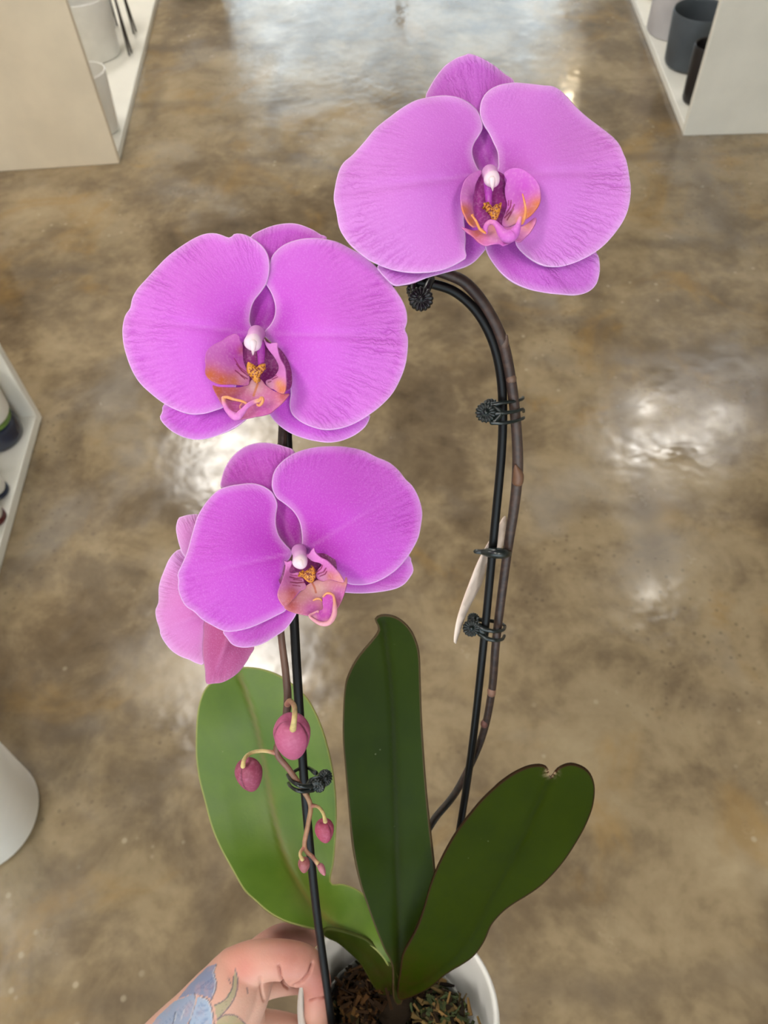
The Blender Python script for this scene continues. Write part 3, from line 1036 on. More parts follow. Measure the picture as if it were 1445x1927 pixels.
petal('sepal', [(240, 885), (232, 920), (222, 945), (240, 975), (280, 1010), (330, 1035), (380, 1047), (440, 1043), (510, 1020), (570, 990), (620, 955), (645, 925), (670, 860), (675, 780), (640, 720), (540, 745), (400, 810), (300, 850)], ZB, DB, fb,
      M['sepal_b'], (665, 720), 2, 0, 8, base_off=2, seed=9, wave=1.6)
petal('sepal', [(700, 880), (730, 935), (770, 980), (830, 1020), (900, 1045), (970, 1058), (1030, 1058), (1080, 1045), (1130, 1020), (1170, 985), (1190, 945), (1185, 930), (1100, 870), (980, 810), (860, 750), (760, 705), (700, 720), (685, 800)], ZB, DB,
      fb, M['sepal_b'], (700, 720), 2, 0, 8, base_off=2, seed=10, wave=1.4)
LB = (360, 580, 1445 / 220)
lip_piece('shaded_throat', [(640, 420), (760, 380), (900, 400), (1010, 440), (1110, 520), (1190, 640), (1240, 800), (1235, 960), (1160, 1020), (1000, 1000), (820, 960), (690, 900), (630, 760), (600, 580)],
          [(760, 420, 1), (640, 650, 1), (1000, 500, .8), (1230, 850, 1.2), (1100, 1000, 2), (800, 900, 5), (950, 750, 1)], LB, DB, fb, (132, 36, 112))  # purple inside of the lip, made darker by shadow in the colour
lip_tube('column_foot', [(850, 440, 6), (862, 560, 5), (862, 690, 5)], [2.0, 1.6, 1.4], LB, DB, fb, (172, 56, 170))
column(LB, DB, fb, (805, 320, 1.5), (765, 420, 10), 3.4, (762, 580))
lip_piece('side_lobe', [(545, 315), (590, 345), (602, 395), (635, 450), (638, 560), (645, 650), (685, 755), (715, 830), (722, 890), (700, 945), (610, 945), (510, 935), (430, 938), (340, 930), (250, 890), (195, 840), (172, 780), (180, 700), (172, 620),
                        (200, 520), (280, 450), (380, 400), (460, 345)],
          [(545, 320, 7), (180, 650, 13), (250, 890, 15), (510, 935, 12), (710, 850, 6), (640, 560, 3), (450, 620, 8), (400, 800, 12)], LB, DB, fb, (208, 112, 196),
          [(230, 830, 130, (208, 112, 74)), (380, 900, 120, (204, 104, 56)), (540, 900, 100, (210, 116, 80)), (640, 850, 80, (222, 150, 190)), (540, 560, 130, (196, 78, 188)), (620, 520, 60, (190, 90, 130))],
          [([(560, 690), (620, 770), (700, 835)], 8, MAR), ([(545, 770), (620, 830), (690, 870)], 8, MAR), ([(530, 620), (600, 730), (690, 800)], 6, (166, 48, 110)), ([(610, 830), (660, 875)], 6, MAR)])
lip_piece('side_lobe', [(895, 385), (920, 420), (960, 440), (1010, 432), (1058, 440), (1060, 500), (1090, 620), (1150, 730), (1165, 850), (1165, 950), (1145, 1035), (1120, 1055), (1070, 1040), (1010, 1000), (940, 980), (920, 900), (1000, 860),
                        (1055, 800), (1078, 740), (1065, 680), (1020, 600), (965, 530), (920, 460)],
          [(895, 385, 8), (1058, 440, 9), (1160, 850, 13), (1120, 1050, 14), (940, 960, 6), (1070, 740, 6), (965, 530, 6), (1110, 850, 11)], LB, DB, fb, (218, 130, 206),
          [(1120, 1000, 90, (214, 120, 60)), (1080, 930, 60, (224, 150, 110)), (960, 950, 60, (222, 160, 190))],
          [([(1065, 850), (1000, 880)], 7, MAR), ([(1050, 830), (950, 870)], 6, MAR), ([(985, 905), (950, 915)], 7, MAR)])
lip_piece('mid_lobe', [(262, 955), (330, 970), (420, 976), (520, 978), (620, 970), (700, 930), (760, 880), (860, 880), (920, 950), (1000, 1010), (1070, 1040), (1140, 1056), (1208, 1056), (1180, 1100), (1110, 1180), (1040, 1240), (980, 1290),
                       (900, 1318), (800, 1335), (700, 1358), (600, 1370), (540, 1358), (460, 1300), (410, 1220), (370, 1170), (310, 1060)],
          [(262, 955, 11), (1208, 1056, 12), (800, 900, 6), (560, 1360, 16), (980, 1290, 14), (700, 1150, 12), (400, 1180, 14), (800, 1050, 9), (500, 1000, 9)], LB, DB, fb, (206, 110, 160),
          [(330, 1010, 110, (200, 108, 76)), (500, 1040, 110, (200, 112, 100)), (1130, 1090, 90, (204, 108, 120)), (780, 960, 110, (214, 166, 176)), (560, 1180, 110, (180, 70, 150)), (900, 1240, 120, (196, 84, 170))],
          [([(820, 940), (790, 1020), (770, 1080)], 14, (206, 124, 74))])
lip_tube('lip_curl', [(395, 1108, 16), (412, 1190, 17), (465, 1280, 18), (555, 1340, 19), (620, 1290, 19), (690, 1210, 19), (770, 1160, 18), (830, 1140, 18)], [.8, 1.0, 1.1, 1.6, 1.4, 1.0, .9, .8], LB, DB, fb, (222, 128, 206),
         [(400, 1110, 60, (232, 166, 120)), (830, 1140, 60, (234, 170, 120))])
lip_tube('tendril', [(395, 1105, 16), (440, 1100, 17), (520, 1125, 18), (610, 1145, 18), (665, 1168, 18), (690, 1195, 18)], [.6, .6, .5, .5, .5], LB, DB, fb, (232, 158, 100))
lip_tube('tendril', [(830, 1150, 18), (870, 1110, 18), (885, 1135, 18), (870, 1175, 18), (840, 1200, 17), (815, 1190, 17)], [.6, .7, .6, .6, .5], LB, DB, fb, (232, 160, 104))
lip_tube('tendril', [(625, 1180, 15), (600, 1215, 15), (615, 1262, 15)], [.4, .35, .3], LB, DB, fb, (224, 140, 140))
callus([(700, 665), (760, 690), (815, 718), (845, 695), (915, 685), (905, 760), (860, 830), (828, 918), (795, 925), (750, 870), (700, 810), (682, 740)], LB, DB, fb, 7, 22)

# ---- lower flower
ZC = (270, 810, 1445 / 550)
DC = .345
fcn = empty('flower', P(562, 1035, DC), orchid)
fcn['label'] = 'lower deep magenta bloom in front of the left stake'
petal('petal', [(735, 605), (700, 560), (670, 520), (655, 470), (655, 420), (662, 370), (650, 330), (630, 300), (590, 275), (540, 261), (480, 265), (420, 275), (370, 295), (330, 330), (295, 375), (265, 430), (240, 510), (215, 600), (190, 660),
                (168, 710), (172, 740), (170, 780), (185, 830), (210, 870), (250, 897), (290, 935), (340, 965), (400, 993), (460, 992), (530, 975), (600, 945), (660, 915), (705, 888), (715, 830), (705, 740), (710, 660)], ZC, DC, fcn, M['petal_c'],
      (735, 605), 5, 1, 0, axis=(180, 730), seed=11, groove=.7)
petal('petal', [(775, 600), (783, 560), (782, 510), (770, 450), (740, 400), (700, 365), (660, 335), (640, 300), (634, 270), (640, 220), (660, 180), (700, 140), (750, 110), (810, 90), (870, 80), (950, 77), (1020, 83), (1090, 100), (1150, 130),
                (1210, 155), (1260, 195), (1295, 240), (1330, 275), (1360, 330), (1378, 400), (1372, 470), (1355, 540), (1310, 620), (1260, 680), (1200, 725), (1130, 757), (1060, 765), (1005, 755), (950, 710), (890, 660), (830, 630)], ZC, DC, fcn,
      M['petal_c'], (785, 600), 5, 1, 0, axis=(1320, 270), seed=12, groove=.7)
petal('sepal', [(383, 280), (385, 240), (400, 190), (430, 140), (470, 100), (520, 72), (580, 60), (640, 64), (700, 80), (748, 105), (775, 200), (795, 350), (800, 500), (790, 590), (725, 600), (660, 530), (600, 400), (520, 310), (440, 290)], ZC, DC, fcn,
      M['sepal_c'], (755, 590), 2, 0, 9, base_off=1.5, seed=13)
petal('sepal', [(940, 790), (1005, 803), (1080, 806), (1160, 800), (1240, 785), (1290, 760), (1325, 715), (1335, 690), (1325, 650), (1308, 618), (1200, 625), (1050, 630), (900, 640), (830, 680), (860, 740)], ZC, DC, fcn, M['sepal_c'], (800, 690), 1, 0, 8,
      base_off=2, seed=14)
petal('sepal', [(395, 985), (415, 1030), (440, 1060), (480, 1073), (530, 1072), (590, 1055), (650, 1020), (700, 985), (740, 935), (760, 895), (780, 820), (770, 740), (700, 750), (600, 830), (480, 910)], ZC, DC, fcn, M['sepal_c'], (775, 740), 1, 0, 7,
      base_off=2, seed=15)
LC = (490, 1000, 1445 / 200)
lip_piece('shaded_throat', [(345, 400), (285, 470), (248, 570), (252, 680), (320, 760), (480, 800), (650, 800), (820, 720), (960, 640), (1034, 560), (1030, 430), (980, 310), (900, 245), (745, 228), (640, 320), (500, 400)],
          [(300, 480, 1), (250, 620, 1), (500, 780, 4), (800, 700, 4), (1030, 540, 1), (900, 250, 1), (600, 450, .5)], LC, DC, fcn, (134, 36, 108))  # fills the gaps beside the lobes; maroon holds lip colour and shade
column(LC, DC, fcn, (525, 270, 1.5), (540, 405, 11), 3.2, (590, 500))
lip_piece('side_lobe', [(328, 405), (375, 420), (425, 403), (428, 440), (395, 530), (420, 570), (520, 560), (570, 620), (605, 700), (625, 750), (600, 785), (540, 810), (485, 870), (430, 940), (370, 1000), (325, 1020), (280, 970), (245, 900), (240, 830), (270, 740),
                        (310, 640), (342, 550), (348, 470)],
          [(330, 405, 10), (425, 405, 9), (240, 850, 16), (325, 1015, 15), (600, 770, 7), (560, 620, 5), (420, 570, 6), (350, 700, 12)], LC, DC, fcn, (216, 124, 194),
          [(370, 930, 120, (206, 118, 98)), (440, 830, 90, (190, 90, 90)), (300, 900, 90, (222, 142, 160)), (540, 720, 90, (212, 150, 190))],
          [([(400, 620), (480, 640), (590, 630)], 9, MAR), ([(410, 690), (500, 700), (600, 690)], 10, MAR), ([(440, 730), (540, 745)], 7, (160, 50, 100)), ([(450, 655), (560, 665)], 7, MAR), ([(410, 590), (500, 605)], 6, (160, 50, 110))])
lip_piece('side_lobe', [(615, 320), (660, 312), (700, 250), (728, 233), (750, 290), (820, 360), (900, 400), (970, 465), (1040, 540), (1090, 610), (1132, 690), (1080, 692), (1000, 668), (930, 655), (850, 685), (790, 660), (755, 600), (775, 530), (830, 460), (800, 430),
                        (720, 410), (660, 370)],
          [(615, 320, 9), (728, 235, 10), (1040, 540, 14), (1130, 690, 14), (850, 680, 7), (760, 600, 5), (820, 450, 7), (950, 560, 10)], LC, DC, fcn, (218, 122, 200),
          [(1060, 640, 90, (222, 150, 150)), (940, 610, 70, (214, 130, 120)), (850, 620, 60, (216, 150, 190))],
          [([(770, 550), (830, 500), (840, 460)], 9, MAR), ([(780, 580), (860, 550), (890, 500)], 9, MAR), ([(810, 610), (880, 580), (900, 545)], 8, MAR)])
lip_piece('mid_lobe', [(560, 800), (620, 740), (700, 690), (780, 660), (850, 680), (930, 655), (1060, 688), (1130, 688), (1162, 618), (1174, 680), (1152, 780), (1130, 860), (1090, 960), (1035, 1060), (1000, 1100), (930, 1140), (840, 1160), (740, 1165), (650, 1145),
                       (520, 1120), (430, 1095), (360, 1065), (325, 1020), (430, 940), (500, 860)],
          [(325, 1020, 12), (1165, 630, 13), (700, 720, 6), (1000, 1100, 15), (660, 1140, 14), (800, 900, 10), (1080, 900, 14), (480, 1000, 12)], LC, DC, fcn, (206, 128, 150),
          [(760, 800, 140, (220, 178, 170)), (600, 920, 120, (208, 150, 150)), (430, 1020, 90, (190, 98, 96)), (1080, 850, 110, (204, 100, 180)), (700, 1060, 130, (196, 96, 170)), (1130, 680, 60, (214, 140, 130))],
          [([(700, 690), (735, 760), (755, 830)], 13, (196, 110, 80))])
lip_piece('lip_tip', [(850, 895), (900, 845), (960, 852), (1000, 890), (1012, 1000), (1004, 1120), (970, 1210), (925, 1272), (830, 1262), (740, 1218), (665, 1150), (720, 1110), (785, 1080), (850, 1050), (842, 960)],
          [(900, 850, 15), (1010, 1000, 17), (925, 1270, 19), (670, 1150, 17), (850, 1050, 16), (850, 900, 15)], LC, DC, fcn, (198, 74, 186), [(720, 1180, 60, (232, 170, 190)), (900, 1240, 60, (226, 150, 190)), (870, 1080, 40, (212, 110, 190))])
lip_tube('lip_curl', [(855, 885, 16), (900, 842, 16.5), (960, 848, 17), (998, 890, 18), (1010, 1010, 19), (1000, 1140, 20), (930, 1240, 20.5), (830, 1255, 20), (740, 1214, 19), (668, 1150, 18), (720, 1112, 17), (785, 1082, 17), (782, 1105, 17)],
         [.5, .55, .6, .7, 1.1, 1.2, 1.2, 1.1, .9, .7, .5, .45, .3], LC, DC, fcn, (230, 160, 176), [(900, 845, 110, (234, 164, 96)), (990, 920, 80, (232, 160, 120))])
lip_tube('tendril', [(722, 935, 12.5), (770, 914, 13), (815, 920, 13), (835, 940, 13)], [.4, .5, .5, .4], LC, DC, fcn, (232, 166, 100))
callus([(522, 552), (580, 560), (650, 512), (718, 476), (740, 540), (750, 620), (712, 688), (662, 696), (612, 662), (568, 612)], LC, DC, fcn, 7, 23)

# ---- half hidden flower turned away
ZD = (270, 940, 1445 / 310)
DD = .375
fd = empty('flower', P(410, 1150, DD), orchid)
fd['label'] = 'half hidden orchid bloom seen from behind, at the lower left'
petal('sepal', [(478, 128), (400, 132), (350, 145), (308, 162), (288, 220), (285, 270), (300, 350), (320, 420), (350, 490), (450, 560), (560, 600), (600, 450), (570, 250), (530, 150)], ZD, DD, fd, M['petal_d'], (560, 600), 3, 0, 2, seed=16)
petal('petal', [(315, 437), (270, 465), (220, 530), (185, 610), (150, 700), (132, 780), (130, 900), (104, 970), (112, 1050), (140, 1135), (150, 1190), (190, 1260), (250, 1330), (330, 1380), (400, 1405), (460, 1435), (528, 1441), (545, 1300), (560, 1150),
                (600, 1020), (640, 900), (600, 700), (480, 520), (380, 440)], ZD, DD, fd, M['petal_d'], (600, 980), 4, 2, 0, axis=(140, 1140), seed=17, groove=-1.6, wave=2.2)
petal('sepal', [(540, 1060), (526, 1180), (518, 1300), (524, 1400), (540, 1500), (550, 1612), (620, 1614), (690, 1605), (780, 1560), (850, 1500), (900, 1430), (940, 1360), (972, 1295), (940, 1160), (830, 1060), (680, 1010)], ZD, DD, fd, M['sepal_d'],
      (790, 1080), 3, 3, -4, axis=(585, 1612), seed=18, groove=-2.5)

# ---- leaves
RIB1 = [(450, 1268), (478, 1350), (498, 1440), (515, 1530), (540, 1620), (585, 1700), (650, 1760), (745, 1870)]
RIB2 = [(722, 1170), (737, 1300), (743, 1450), (747, 1600), (750, 1740), (750, 1860)]


def leaf(name, outline, T, rib, ctrl, parent, mat, fold, label=None, thick=.0018, extra=None):
    """ctrl: (px, py, depth in metres); fold: how many mm the two halves rise beside the midrib"""
    ol = to_px(outline, T)
    xy, fc, poly = sheet_geo(ol, 7.0, rings=(3.0, 6.5))
    e = seg_dist(xy, poly)
    rb = catmull(rib, 6.0)
    dr = seg_dist(xy, rb, False)
    dep = tps([(a, b, c * 1000) for a, b, c in ctrl])(xy) / 1000
    dep = dep - fold / 1000 * np.clip(dr / 70, 0, 1.2) ** .8 + .0009 * np.exp(-(dr / 4) ** 2)
    V = P(xy[:, 0], xy[:, 1], dep)
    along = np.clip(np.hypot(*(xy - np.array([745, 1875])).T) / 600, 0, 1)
    at = {'edge': np.clip(e / 40, 0, 1), 'rib': np.exp(-(dr / 4.5) ** 2), 'along': along, 'halo': np.exp(-(dr / 26) ** 2) * np.clip(1.2 - along * 1.3, 0, 1),
          'scar': np.exp(-((xy[:, 0] - 1036) ** 2 + ((xy[:, 1] - 1452) * 1.3) ** 2) / 90)}
    o = mesh_obj(name, V, fc, mat, parent, attrs=at, solid=thick)
    if label:
        o['label'] = label
    return o


I = (0, 0, 1)
Z3 = (340, 1220, 1445 / 520)
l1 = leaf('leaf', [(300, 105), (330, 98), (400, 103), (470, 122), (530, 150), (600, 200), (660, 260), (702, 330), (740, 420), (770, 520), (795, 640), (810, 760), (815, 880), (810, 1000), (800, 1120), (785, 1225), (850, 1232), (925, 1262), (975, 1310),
                   (1020, 1400), (1085, 1530), (1112, 1620), (1105, 1665), (1082, 1660), (1055, 1618), (1000, 1562), (930, 1515), (850, 1490), (760, 1470), (700, 1468), (620, 1450), (540, 1425), (460, 1380), (390, 1320), (330, 1262), (265, 1150), (205, 1040), (160, 930),
                   (125, 800), (95, 680), (80, 560), (80, 430), (88, 330), (105, 260), (140, 195), (220, 140)], Z3, RIB1,
          [(450, 1260, .515), (375, 1400, .505), (620, 1450, .505), (500, 1500, .512), (420, 1640, .495), (620, 1650, .508), (560, 1730, .485), (650, 1710, .498), (720, 1800, .484), (745, 1870, .492)], orchid, M['leaf_light'], 2.0,
          'broad light green leaf on the left')
leaf('leaf_underside', [(195, 176), (300, 190), (400, 220), (470, 250), (540, 310), (600, 380), (660, 450), (700, 540), (700, 680), (640, 760), (590, 700), (560, 630), (510, 560), (465, 475), (420, 402), (350, 335), (270, 268), (200, 236), (170, 200)], (560, 1700, 1445 / 400),
     [(600, 1740), (690, 1800), (745, 1880)], [(610, 1750, .484), (690, 1770, .4835), (740, 1820, .484), (620, 1765, .488), (690, 1830, .492), (745, 1880, .491)], l1, M['under'], 0.0)
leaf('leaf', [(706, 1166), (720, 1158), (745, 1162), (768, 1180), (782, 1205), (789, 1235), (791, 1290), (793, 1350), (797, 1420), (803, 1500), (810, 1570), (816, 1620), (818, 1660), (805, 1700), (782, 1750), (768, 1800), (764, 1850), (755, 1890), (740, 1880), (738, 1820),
              (722, 1785), (704, 1740), (690, 1700), (677, 1660), (665, 1600), (657, 1530), (650, 1450), (645, 1380), (648, 1300), (658, 1265), (675, 1235), (700, 1205), (713, 1185)], I, RIB2,
     [(722, 1170, .440), (655, 1350, .447), (790, 1350, .447), (735, 1400, .452), (665, 1600, .462), (810, 1600, .464), (745, 1600, .470), (720, 1760, .478), (780, 1740, .479), (750, 1880, .489)], orchid, M['leaf_shaded'], 4.0, 'narrow shaded green upright leaf in the middle')
Z4 = (740, 1400, 1445 / 400)
RIB3 = to_px([(1072, 225), (985, 400), (900, 590), (810, 780), (720, 950), (650, 1090), (560, 1270), (430, 1450), (220, 1620), (60, 1700)], Z4).tolist()
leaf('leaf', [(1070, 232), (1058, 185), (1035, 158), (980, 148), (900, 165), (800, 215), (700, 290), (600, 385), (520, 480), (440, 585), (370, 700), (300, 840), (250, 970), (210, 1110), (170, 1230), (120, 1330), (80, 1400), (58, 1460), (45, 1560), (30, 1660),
              (40, 1740), (130, 1720), (250, 1660), (330, 1590), (400, 1540), (470, 1500), (540, 1450), (590, 1390), (630, 1320), (660, 1245), (700, 1190), (760, 1130), (830, 1080), (920, 1025), (1010, 960), (1100, 870), (1180, 770), (1250, 660),
              (1310, 550), (1355, 430), (1370, 320), (1360, 250), (1325, 190), (1270, 155), (1200, 140), (1130, 165), (1088, 205)], Z4, RIB3,
     [(1030, 1455, .425), (1110, 1500, .428), (880, 1560, .440), (1050, 1640, .438), (960, 1600, .440), (830, 1680, .452), (950, 1710, .456), (770, 1790, .468), (870, 1810, .474), (760, 1860, .482), (900, 1780, .471)], orchid, M['leaf_shaded_olive'], 3.0,
     'shaded olive green leaf with notched tip leaning right')

# crown where the leaves meet
V, fc = lathe_geo([(.006, -.024), (.009, -.012), (.0095, .0), (.006, .009), (.002, .012)], CROWN + RM @ np.array([0, -.006, -.006]), PA, 24, lobes=2, depth=.2)
mesh_obj('crown', V, fc, M['soil'], orchid, attrs={'pig': np.tile(np.array(lin(34, 24, 12)[:3]), (len(V), 1))})

# ---- flower spike: up the right side, over the arch, down the left side to the buds
SPK = [(770, 1720, .505, 2.4), (790, 1600, .507, 2.4), (815, 1545, .507, 2.4), (860, 1487, .498, 2.3), (905, 1392, .484, 2.3), (925, 1302, .470, 2.4), (934, 1200, .452, 2.5), (953, 1050, .430, 2.6), (968, 950, .416, 2.8), (974, 880, .407, 2.9),
       (971, 800, .397, 2.7), (961, 715, .388, 2.7), (944, 640, .380, 2.9), (915, 580, .374, 2.8), (882, 538, .370, 2.8), (850, 519, .367, 2.7), (790, 503, .363, 2.6), (710, 505, .361, 2.6), (640, 550, .361, 2.6), (575, 650, .363, 2.5), (540, 760, .366, 2.4),
       (531, 830, .368, 2.1), (527, 950, .372, 1.9), (522, 1080, .373, 1.8), (528, 1185, .372, 1.7), (538, 1270, .372, 1.8), (541, 1325, .372, 1.9), (531, 1380, .373, 1.6), (520, 1415, .374, 1.5), (543, 1447, .376, 1.4), (566, 1480, .377, 1.3), (584, 1514, .378, 1.2),
       (580, 1550, .378, 1.15), (573, 1594, .378, 1.1), (590, 1615, .378, 1.0), (606, 1637, .378, 1.2)]
q = catmull([(a, b, c * 1000, r) for a, b, c, r in SPK], 5.0)
V, fc = tube_geo(P(q[:, 0], q[:, 1], q[:, 2] / 1000), q[:, 3] / 1000, 14)
x, y = proj(V)
cl = pigment(np.stack([x, y], 1), (46, 34, 30), [(905, 580, 110, (58, 42, 36)), (975, 870, 130, (62, 50, 44)), (530, 1220, 90, (100, 74, 62)), (560, 1430, 70, (128, 86, 76)), (580, 1520, 60, (150, 116, 84)), (575, 1600, 55, (168, 124, 96)), (606, 1640, 22, (176, 104, 110)),
                                             (840, 1515, 60, (56, 54, 52)), (540, 1325, 26, (84, 60, 52))])
spike = mesh_obj('flower_spike', V, fc, M['stem'], orchid, attrs={'pig': cl})
spike['label'] = 'dark brown arching flower spike'


def bract(pts, rad, rgb):
    s = catmull([(a, b, c * 1000) for a, b, c in pts], 3.0)
    V, fc = tube_geo(P(s[:, 0], s[:, 1], s[:, 2] / 1000), np.interp(np.linspace(0, 1, len(s)), np.linspace(0, 1, len(rad)), rad) / 1000, 12)
    mesh_obj('bract', V, fc, M['stem'], spike, attrs={'pig': np.tile(np.array(lin(*rgb)[:3]), (len(V), 1))})


bract([(974, 906, .4085), (975, 895, .4065), (972, 884, .4045), (970, 876, .403)], [3.05, 3.0, 2.2, .6], (106, 74, 54))
bract([(962, 714, .3875), (961, 711, .387)], [2.75, 2.7], (98, 76, 62))
bract([(948, 650, .380), (951, 640, .379), (953, 632, .378)], [2.2, 1.8, .8], (84, 66, 56))
bract([(925, 1305, .4695), (925, 1298, .469)], [2.6, 2.6], (130, 96, 80))
bract([(912, 1360, .4785), (911, 1364, .479)], [2.38, 2.35], (104, 66, 62))

# pedicels joining the blooms to the spike
for fl, pts in ((fa, [(922, 335, DA + .004), (915, 400, .335), (860, 455, .352), (800, 503, .362)]), (fb, [(495, 640, DB + .004), (520, 665, .345), (555, 690, .364)]),
                (fcn, [(566, 1035, DC + .003), (552, 1045, .360), (525, 1060, .373)]), (fd, [(432, 1160, DD), (470, 1140, .380), (522, 1100, .374)])):
    s = catmull([(a, b, c * 1000) for a, b, c in pts], 5.0)
    V, fc = tube_geo(P(s[:, 0], s[:, 1], s[:, 2] / 1000), .0014, 10)
    mesh_obj('pedicel', V, fc, M['stem'], fl, attrs={'pig': np.tile(np.array(lin(176, 120, 130)[:3]), (len(V), 1))})


# ---- buds
def bud(cx, cy, depth, rx, ry, tilt, lean, roll, ped, rgb, dark):
    """a plump bud, pointed below: a shield-shaped front sepal laps over two side sepals; ped = curved stalk back to the spike"""
    s = depth / F
    c = P(cx, cy, depth)
    a = math.radians(tilt)
    dn = unit(RM @ np.array([math.sin(a), -math.cos(a), -lean]))
    sd = unit(np.cross(dn, VIEW))
    if sd @ IMR < 0:
        sd = -sd
    fwd = unit(np.cross(sd, dn))
    if fwd @ VIEW > 0:
        fwd = -fwd
    n, m = 60, 30
    V, cl = [], []
    k1, k2 = np.array(lin(*rgb)[:3]), np.array(lin(*dark)[:3])
    for i in range(m + 1):
        t = i / m
        ph = math.pi * t
        h = -math.cos(ph)
        r = math.sin(ph) ** .85
        r *= 1 - .52 * max(0, t - .38) / .62
        for j in range(n):
            th = 2 * math.pi * j / n                        # 0 = right, 90 = towards the viewer
            d = (th - math.pi / 2 - roll + math.pi) % (2 * math.pi) - math.pi
            half = 1.12                                     # half width of the front sepal
            fr = 1 / (1 + math.exp(-(half - abs(d)) / .035))
            seam = math.exp(-((abs(d) - half - .03) / .07) ** 2)
            back = math.exp(-((abs(d) - math.pi) / .12) ** 2)
            body = math.sin(math.pi * min(1, t * .95)) ** .4
            rr = r * (1 + .035 * fr * body - .10 * seam * body - .08 * back * body)
            dip = .20 * math.exp(-(r / .38) ** 2) if t < .4 else 0
            V.append(c + s * (rx * rr * (math.cos(th) * sd + math.sin(th) * fwd) + ry * (h + dip) * dn))
            f = min(1, .85 * seam * body + .5 * back * body)
            cl.append(k1 * (1 - f) + k2 * f)
    fcs = []
    for i in range(m):
        for j in range(n):
            k = (j + 1) % n
            fcs.append((i * n + j, i * n + k, (i + 1) * n + k, (i + 1) * n + j))
    o = mesh_obj('bud', V, fcs, M['bud'], orchid, attrs={'pig': np.array(cl)})
    q = catmull([(x, y, d * 1000) for x, y, d in ped], 3.0)
    r0 = max(.0008, rx * s * .13)
    V, fc = tube_geo(P(q[:, 0], q[:, 1], q[:, 2] / 1000), np.interp(np.linspace(0, 1, len(q)), [0, .2, .8, 1], [r0 * 1.4, r0, r0 * 1.05, r0 * 1.35]), 10)
    x, y = proj(V)
    pg = pigment(np.stack([x, y], 1), (204, 182, 122), [(ped[0][0], ped[0][1], 14, (160, 96, 90))])
    mesh_obj('pedicel', V, fc, M['stem'], o, attrs={'pig': pg})
    return o


bud(550, 1388, .352, 37, 54, 0, .62, 0, [(541, 1325, .371), (546, 1319, .362), (554, 1330, .345), (554, 1352, .336), (551, 1372, .341)], (168, 82, 116), (64, 16, 36))['label'] = 'largest pink bud hanging in front of the stake'
bud(469, 1459, .370, 27, 36, 8, .40, -.75, [(519, 1417, .374), (495, 1413, .372), (472, 1417, .370), (460, 1428, .364), (457, 1442, .362)], (136, 60, 84), (56, 14, 30))
bud(611, 1564, .372, 19, 26, 5, .35, .3, [(585, 1516, .378), (598, 1518, .375), (608, 1530, .369), (612, 1546, .367)], (150, 62, 86), (66, 20, 36))
bud(572, 1628, .374, 12, 16, 0, .2, -.4, [(573, 1594, .378), (566, 1602, .376), (565, 1610, .374), (569, 1617, .372)], (140, 80, 80), (80, 40, 46))
bud(606, 1636, .376, 7, 13, 25, 0, .2, [(588, 1612, .378), (598, 1624, .377)], (166, 104, 112), (110, 60, 66))

# ------------------------------------------------------------------ stake, clips and tag
STK = [(830, 1760, .506), (848, 1640, .503), (865, 1560, .497), (889, 1400, .476), (911, 1200, .447), (929, 1010, .423), (943, 860, .405), (946, 770, .395), (941, 700, .387), (926, 640, .380), (898, 588, .374), (860, 552, .370), (820, 536, .367), (765, 528, .365), (690, 545, .365),
       (610, 605, .366), (556, 700, .368), (541, 790, .370), (542, 860, .372), (546, 1000, .376), (554, 1180, .384), (566, 1380, .396), (578, 1540, .410), (594, 1700, .431), (610, 1820, .452), (624, 1925, .470), (636, 2010, .486)]
q = catmull([(a, b, c * 1000) for a, b, c in STK], 6.0)
V, fc = tube_geo(P(q[:, 0], q[:, 1], q[:, 2] / 1000), .0023, 14)
tag(mesh_obj('plant_stake', V, fc, M['stake'], origin=P(636, 2010, .486)), 'black arched hoop stake supporting the orchid spike', 'plant stake')


def knob_geo(px, py, depth, r_px, lobes=16, tilt=(0, 0)):
    """scalloped, radially ribbed finger disc"""
    r = r_px * depth / F
    X, Y, A = frame_of(unit(RM @ unit([tilt[0], tilt[1], 1.0])))
    seg = lobes * 8
    a = np.linspace(0, 2 * math.pi, seg, endpoint=False)
    w = np.abs(np.cos(lobes * a / 2)) ** .7
    c = P(px, py, depth)
    V, prof = [], [(.5, -.42, 0, 0), (.88, -.38, .10, 0), (.93, -.1, .14, 0), (.90, .06, .13, .06), (.80, .10, .10, .16), (.5, .04, 0, .12), (.24, .02, 0, .04), (.20, .16, 0, 0), (.12, .24, 0, 0), (.02, .26, 0, 0)]
    for pr, ph, dr, dh in prof:
        rr = r * (pr + dr * (w - .5))
        hh = r * (ph + dh * w)
        V.append(c + hh[:, None] * A + rr[:, None] * (np.cos(a)[:, None] * X + np.sin(a)[:, None] * Y))
    fc = []
    for i in range(len(prof) - 1):
        for j in range(seg):
            k = (j + 1) % seg
            fc.append((i * seg + j, i * seg + k, (i + 1) * seg + k, (i + 1) * seg + j))
    fc.append(tuple(range(seg))[::-1])
    fc.append(tuple((len(prof) - 1) * seg + j for j in range(seg)))
    return np.vstack(V), fc


def bar(pts, rad, seg=8):
    s = catmull([(a, b, c * 1000) for a, b, c in pts], 3.0)
    return tube_geo(P(s[:, 0], s[:, 1], s[:, 2] / 1000), np.interp(np.linspace(0, 1, len(s)), np.linspace(0, 1, len(rad)), rad) / 1000, seg)


def clip(label, at, mat, knobs, bars, name='plant_clip'):
    c = empty(name, P(*at))
    tag(c, label, 'clip', 'plastic clips tying spike to stake')
    for k in knobs:
        V, fc = knob_geo(*k)
        mesh_obj('knob', V, fc, mat, c)
    for nm, pts, rad in bars:
        V, fc = bar(pts, rad)
        mesh_obj(nm, V, fc, mat, c)
    return c


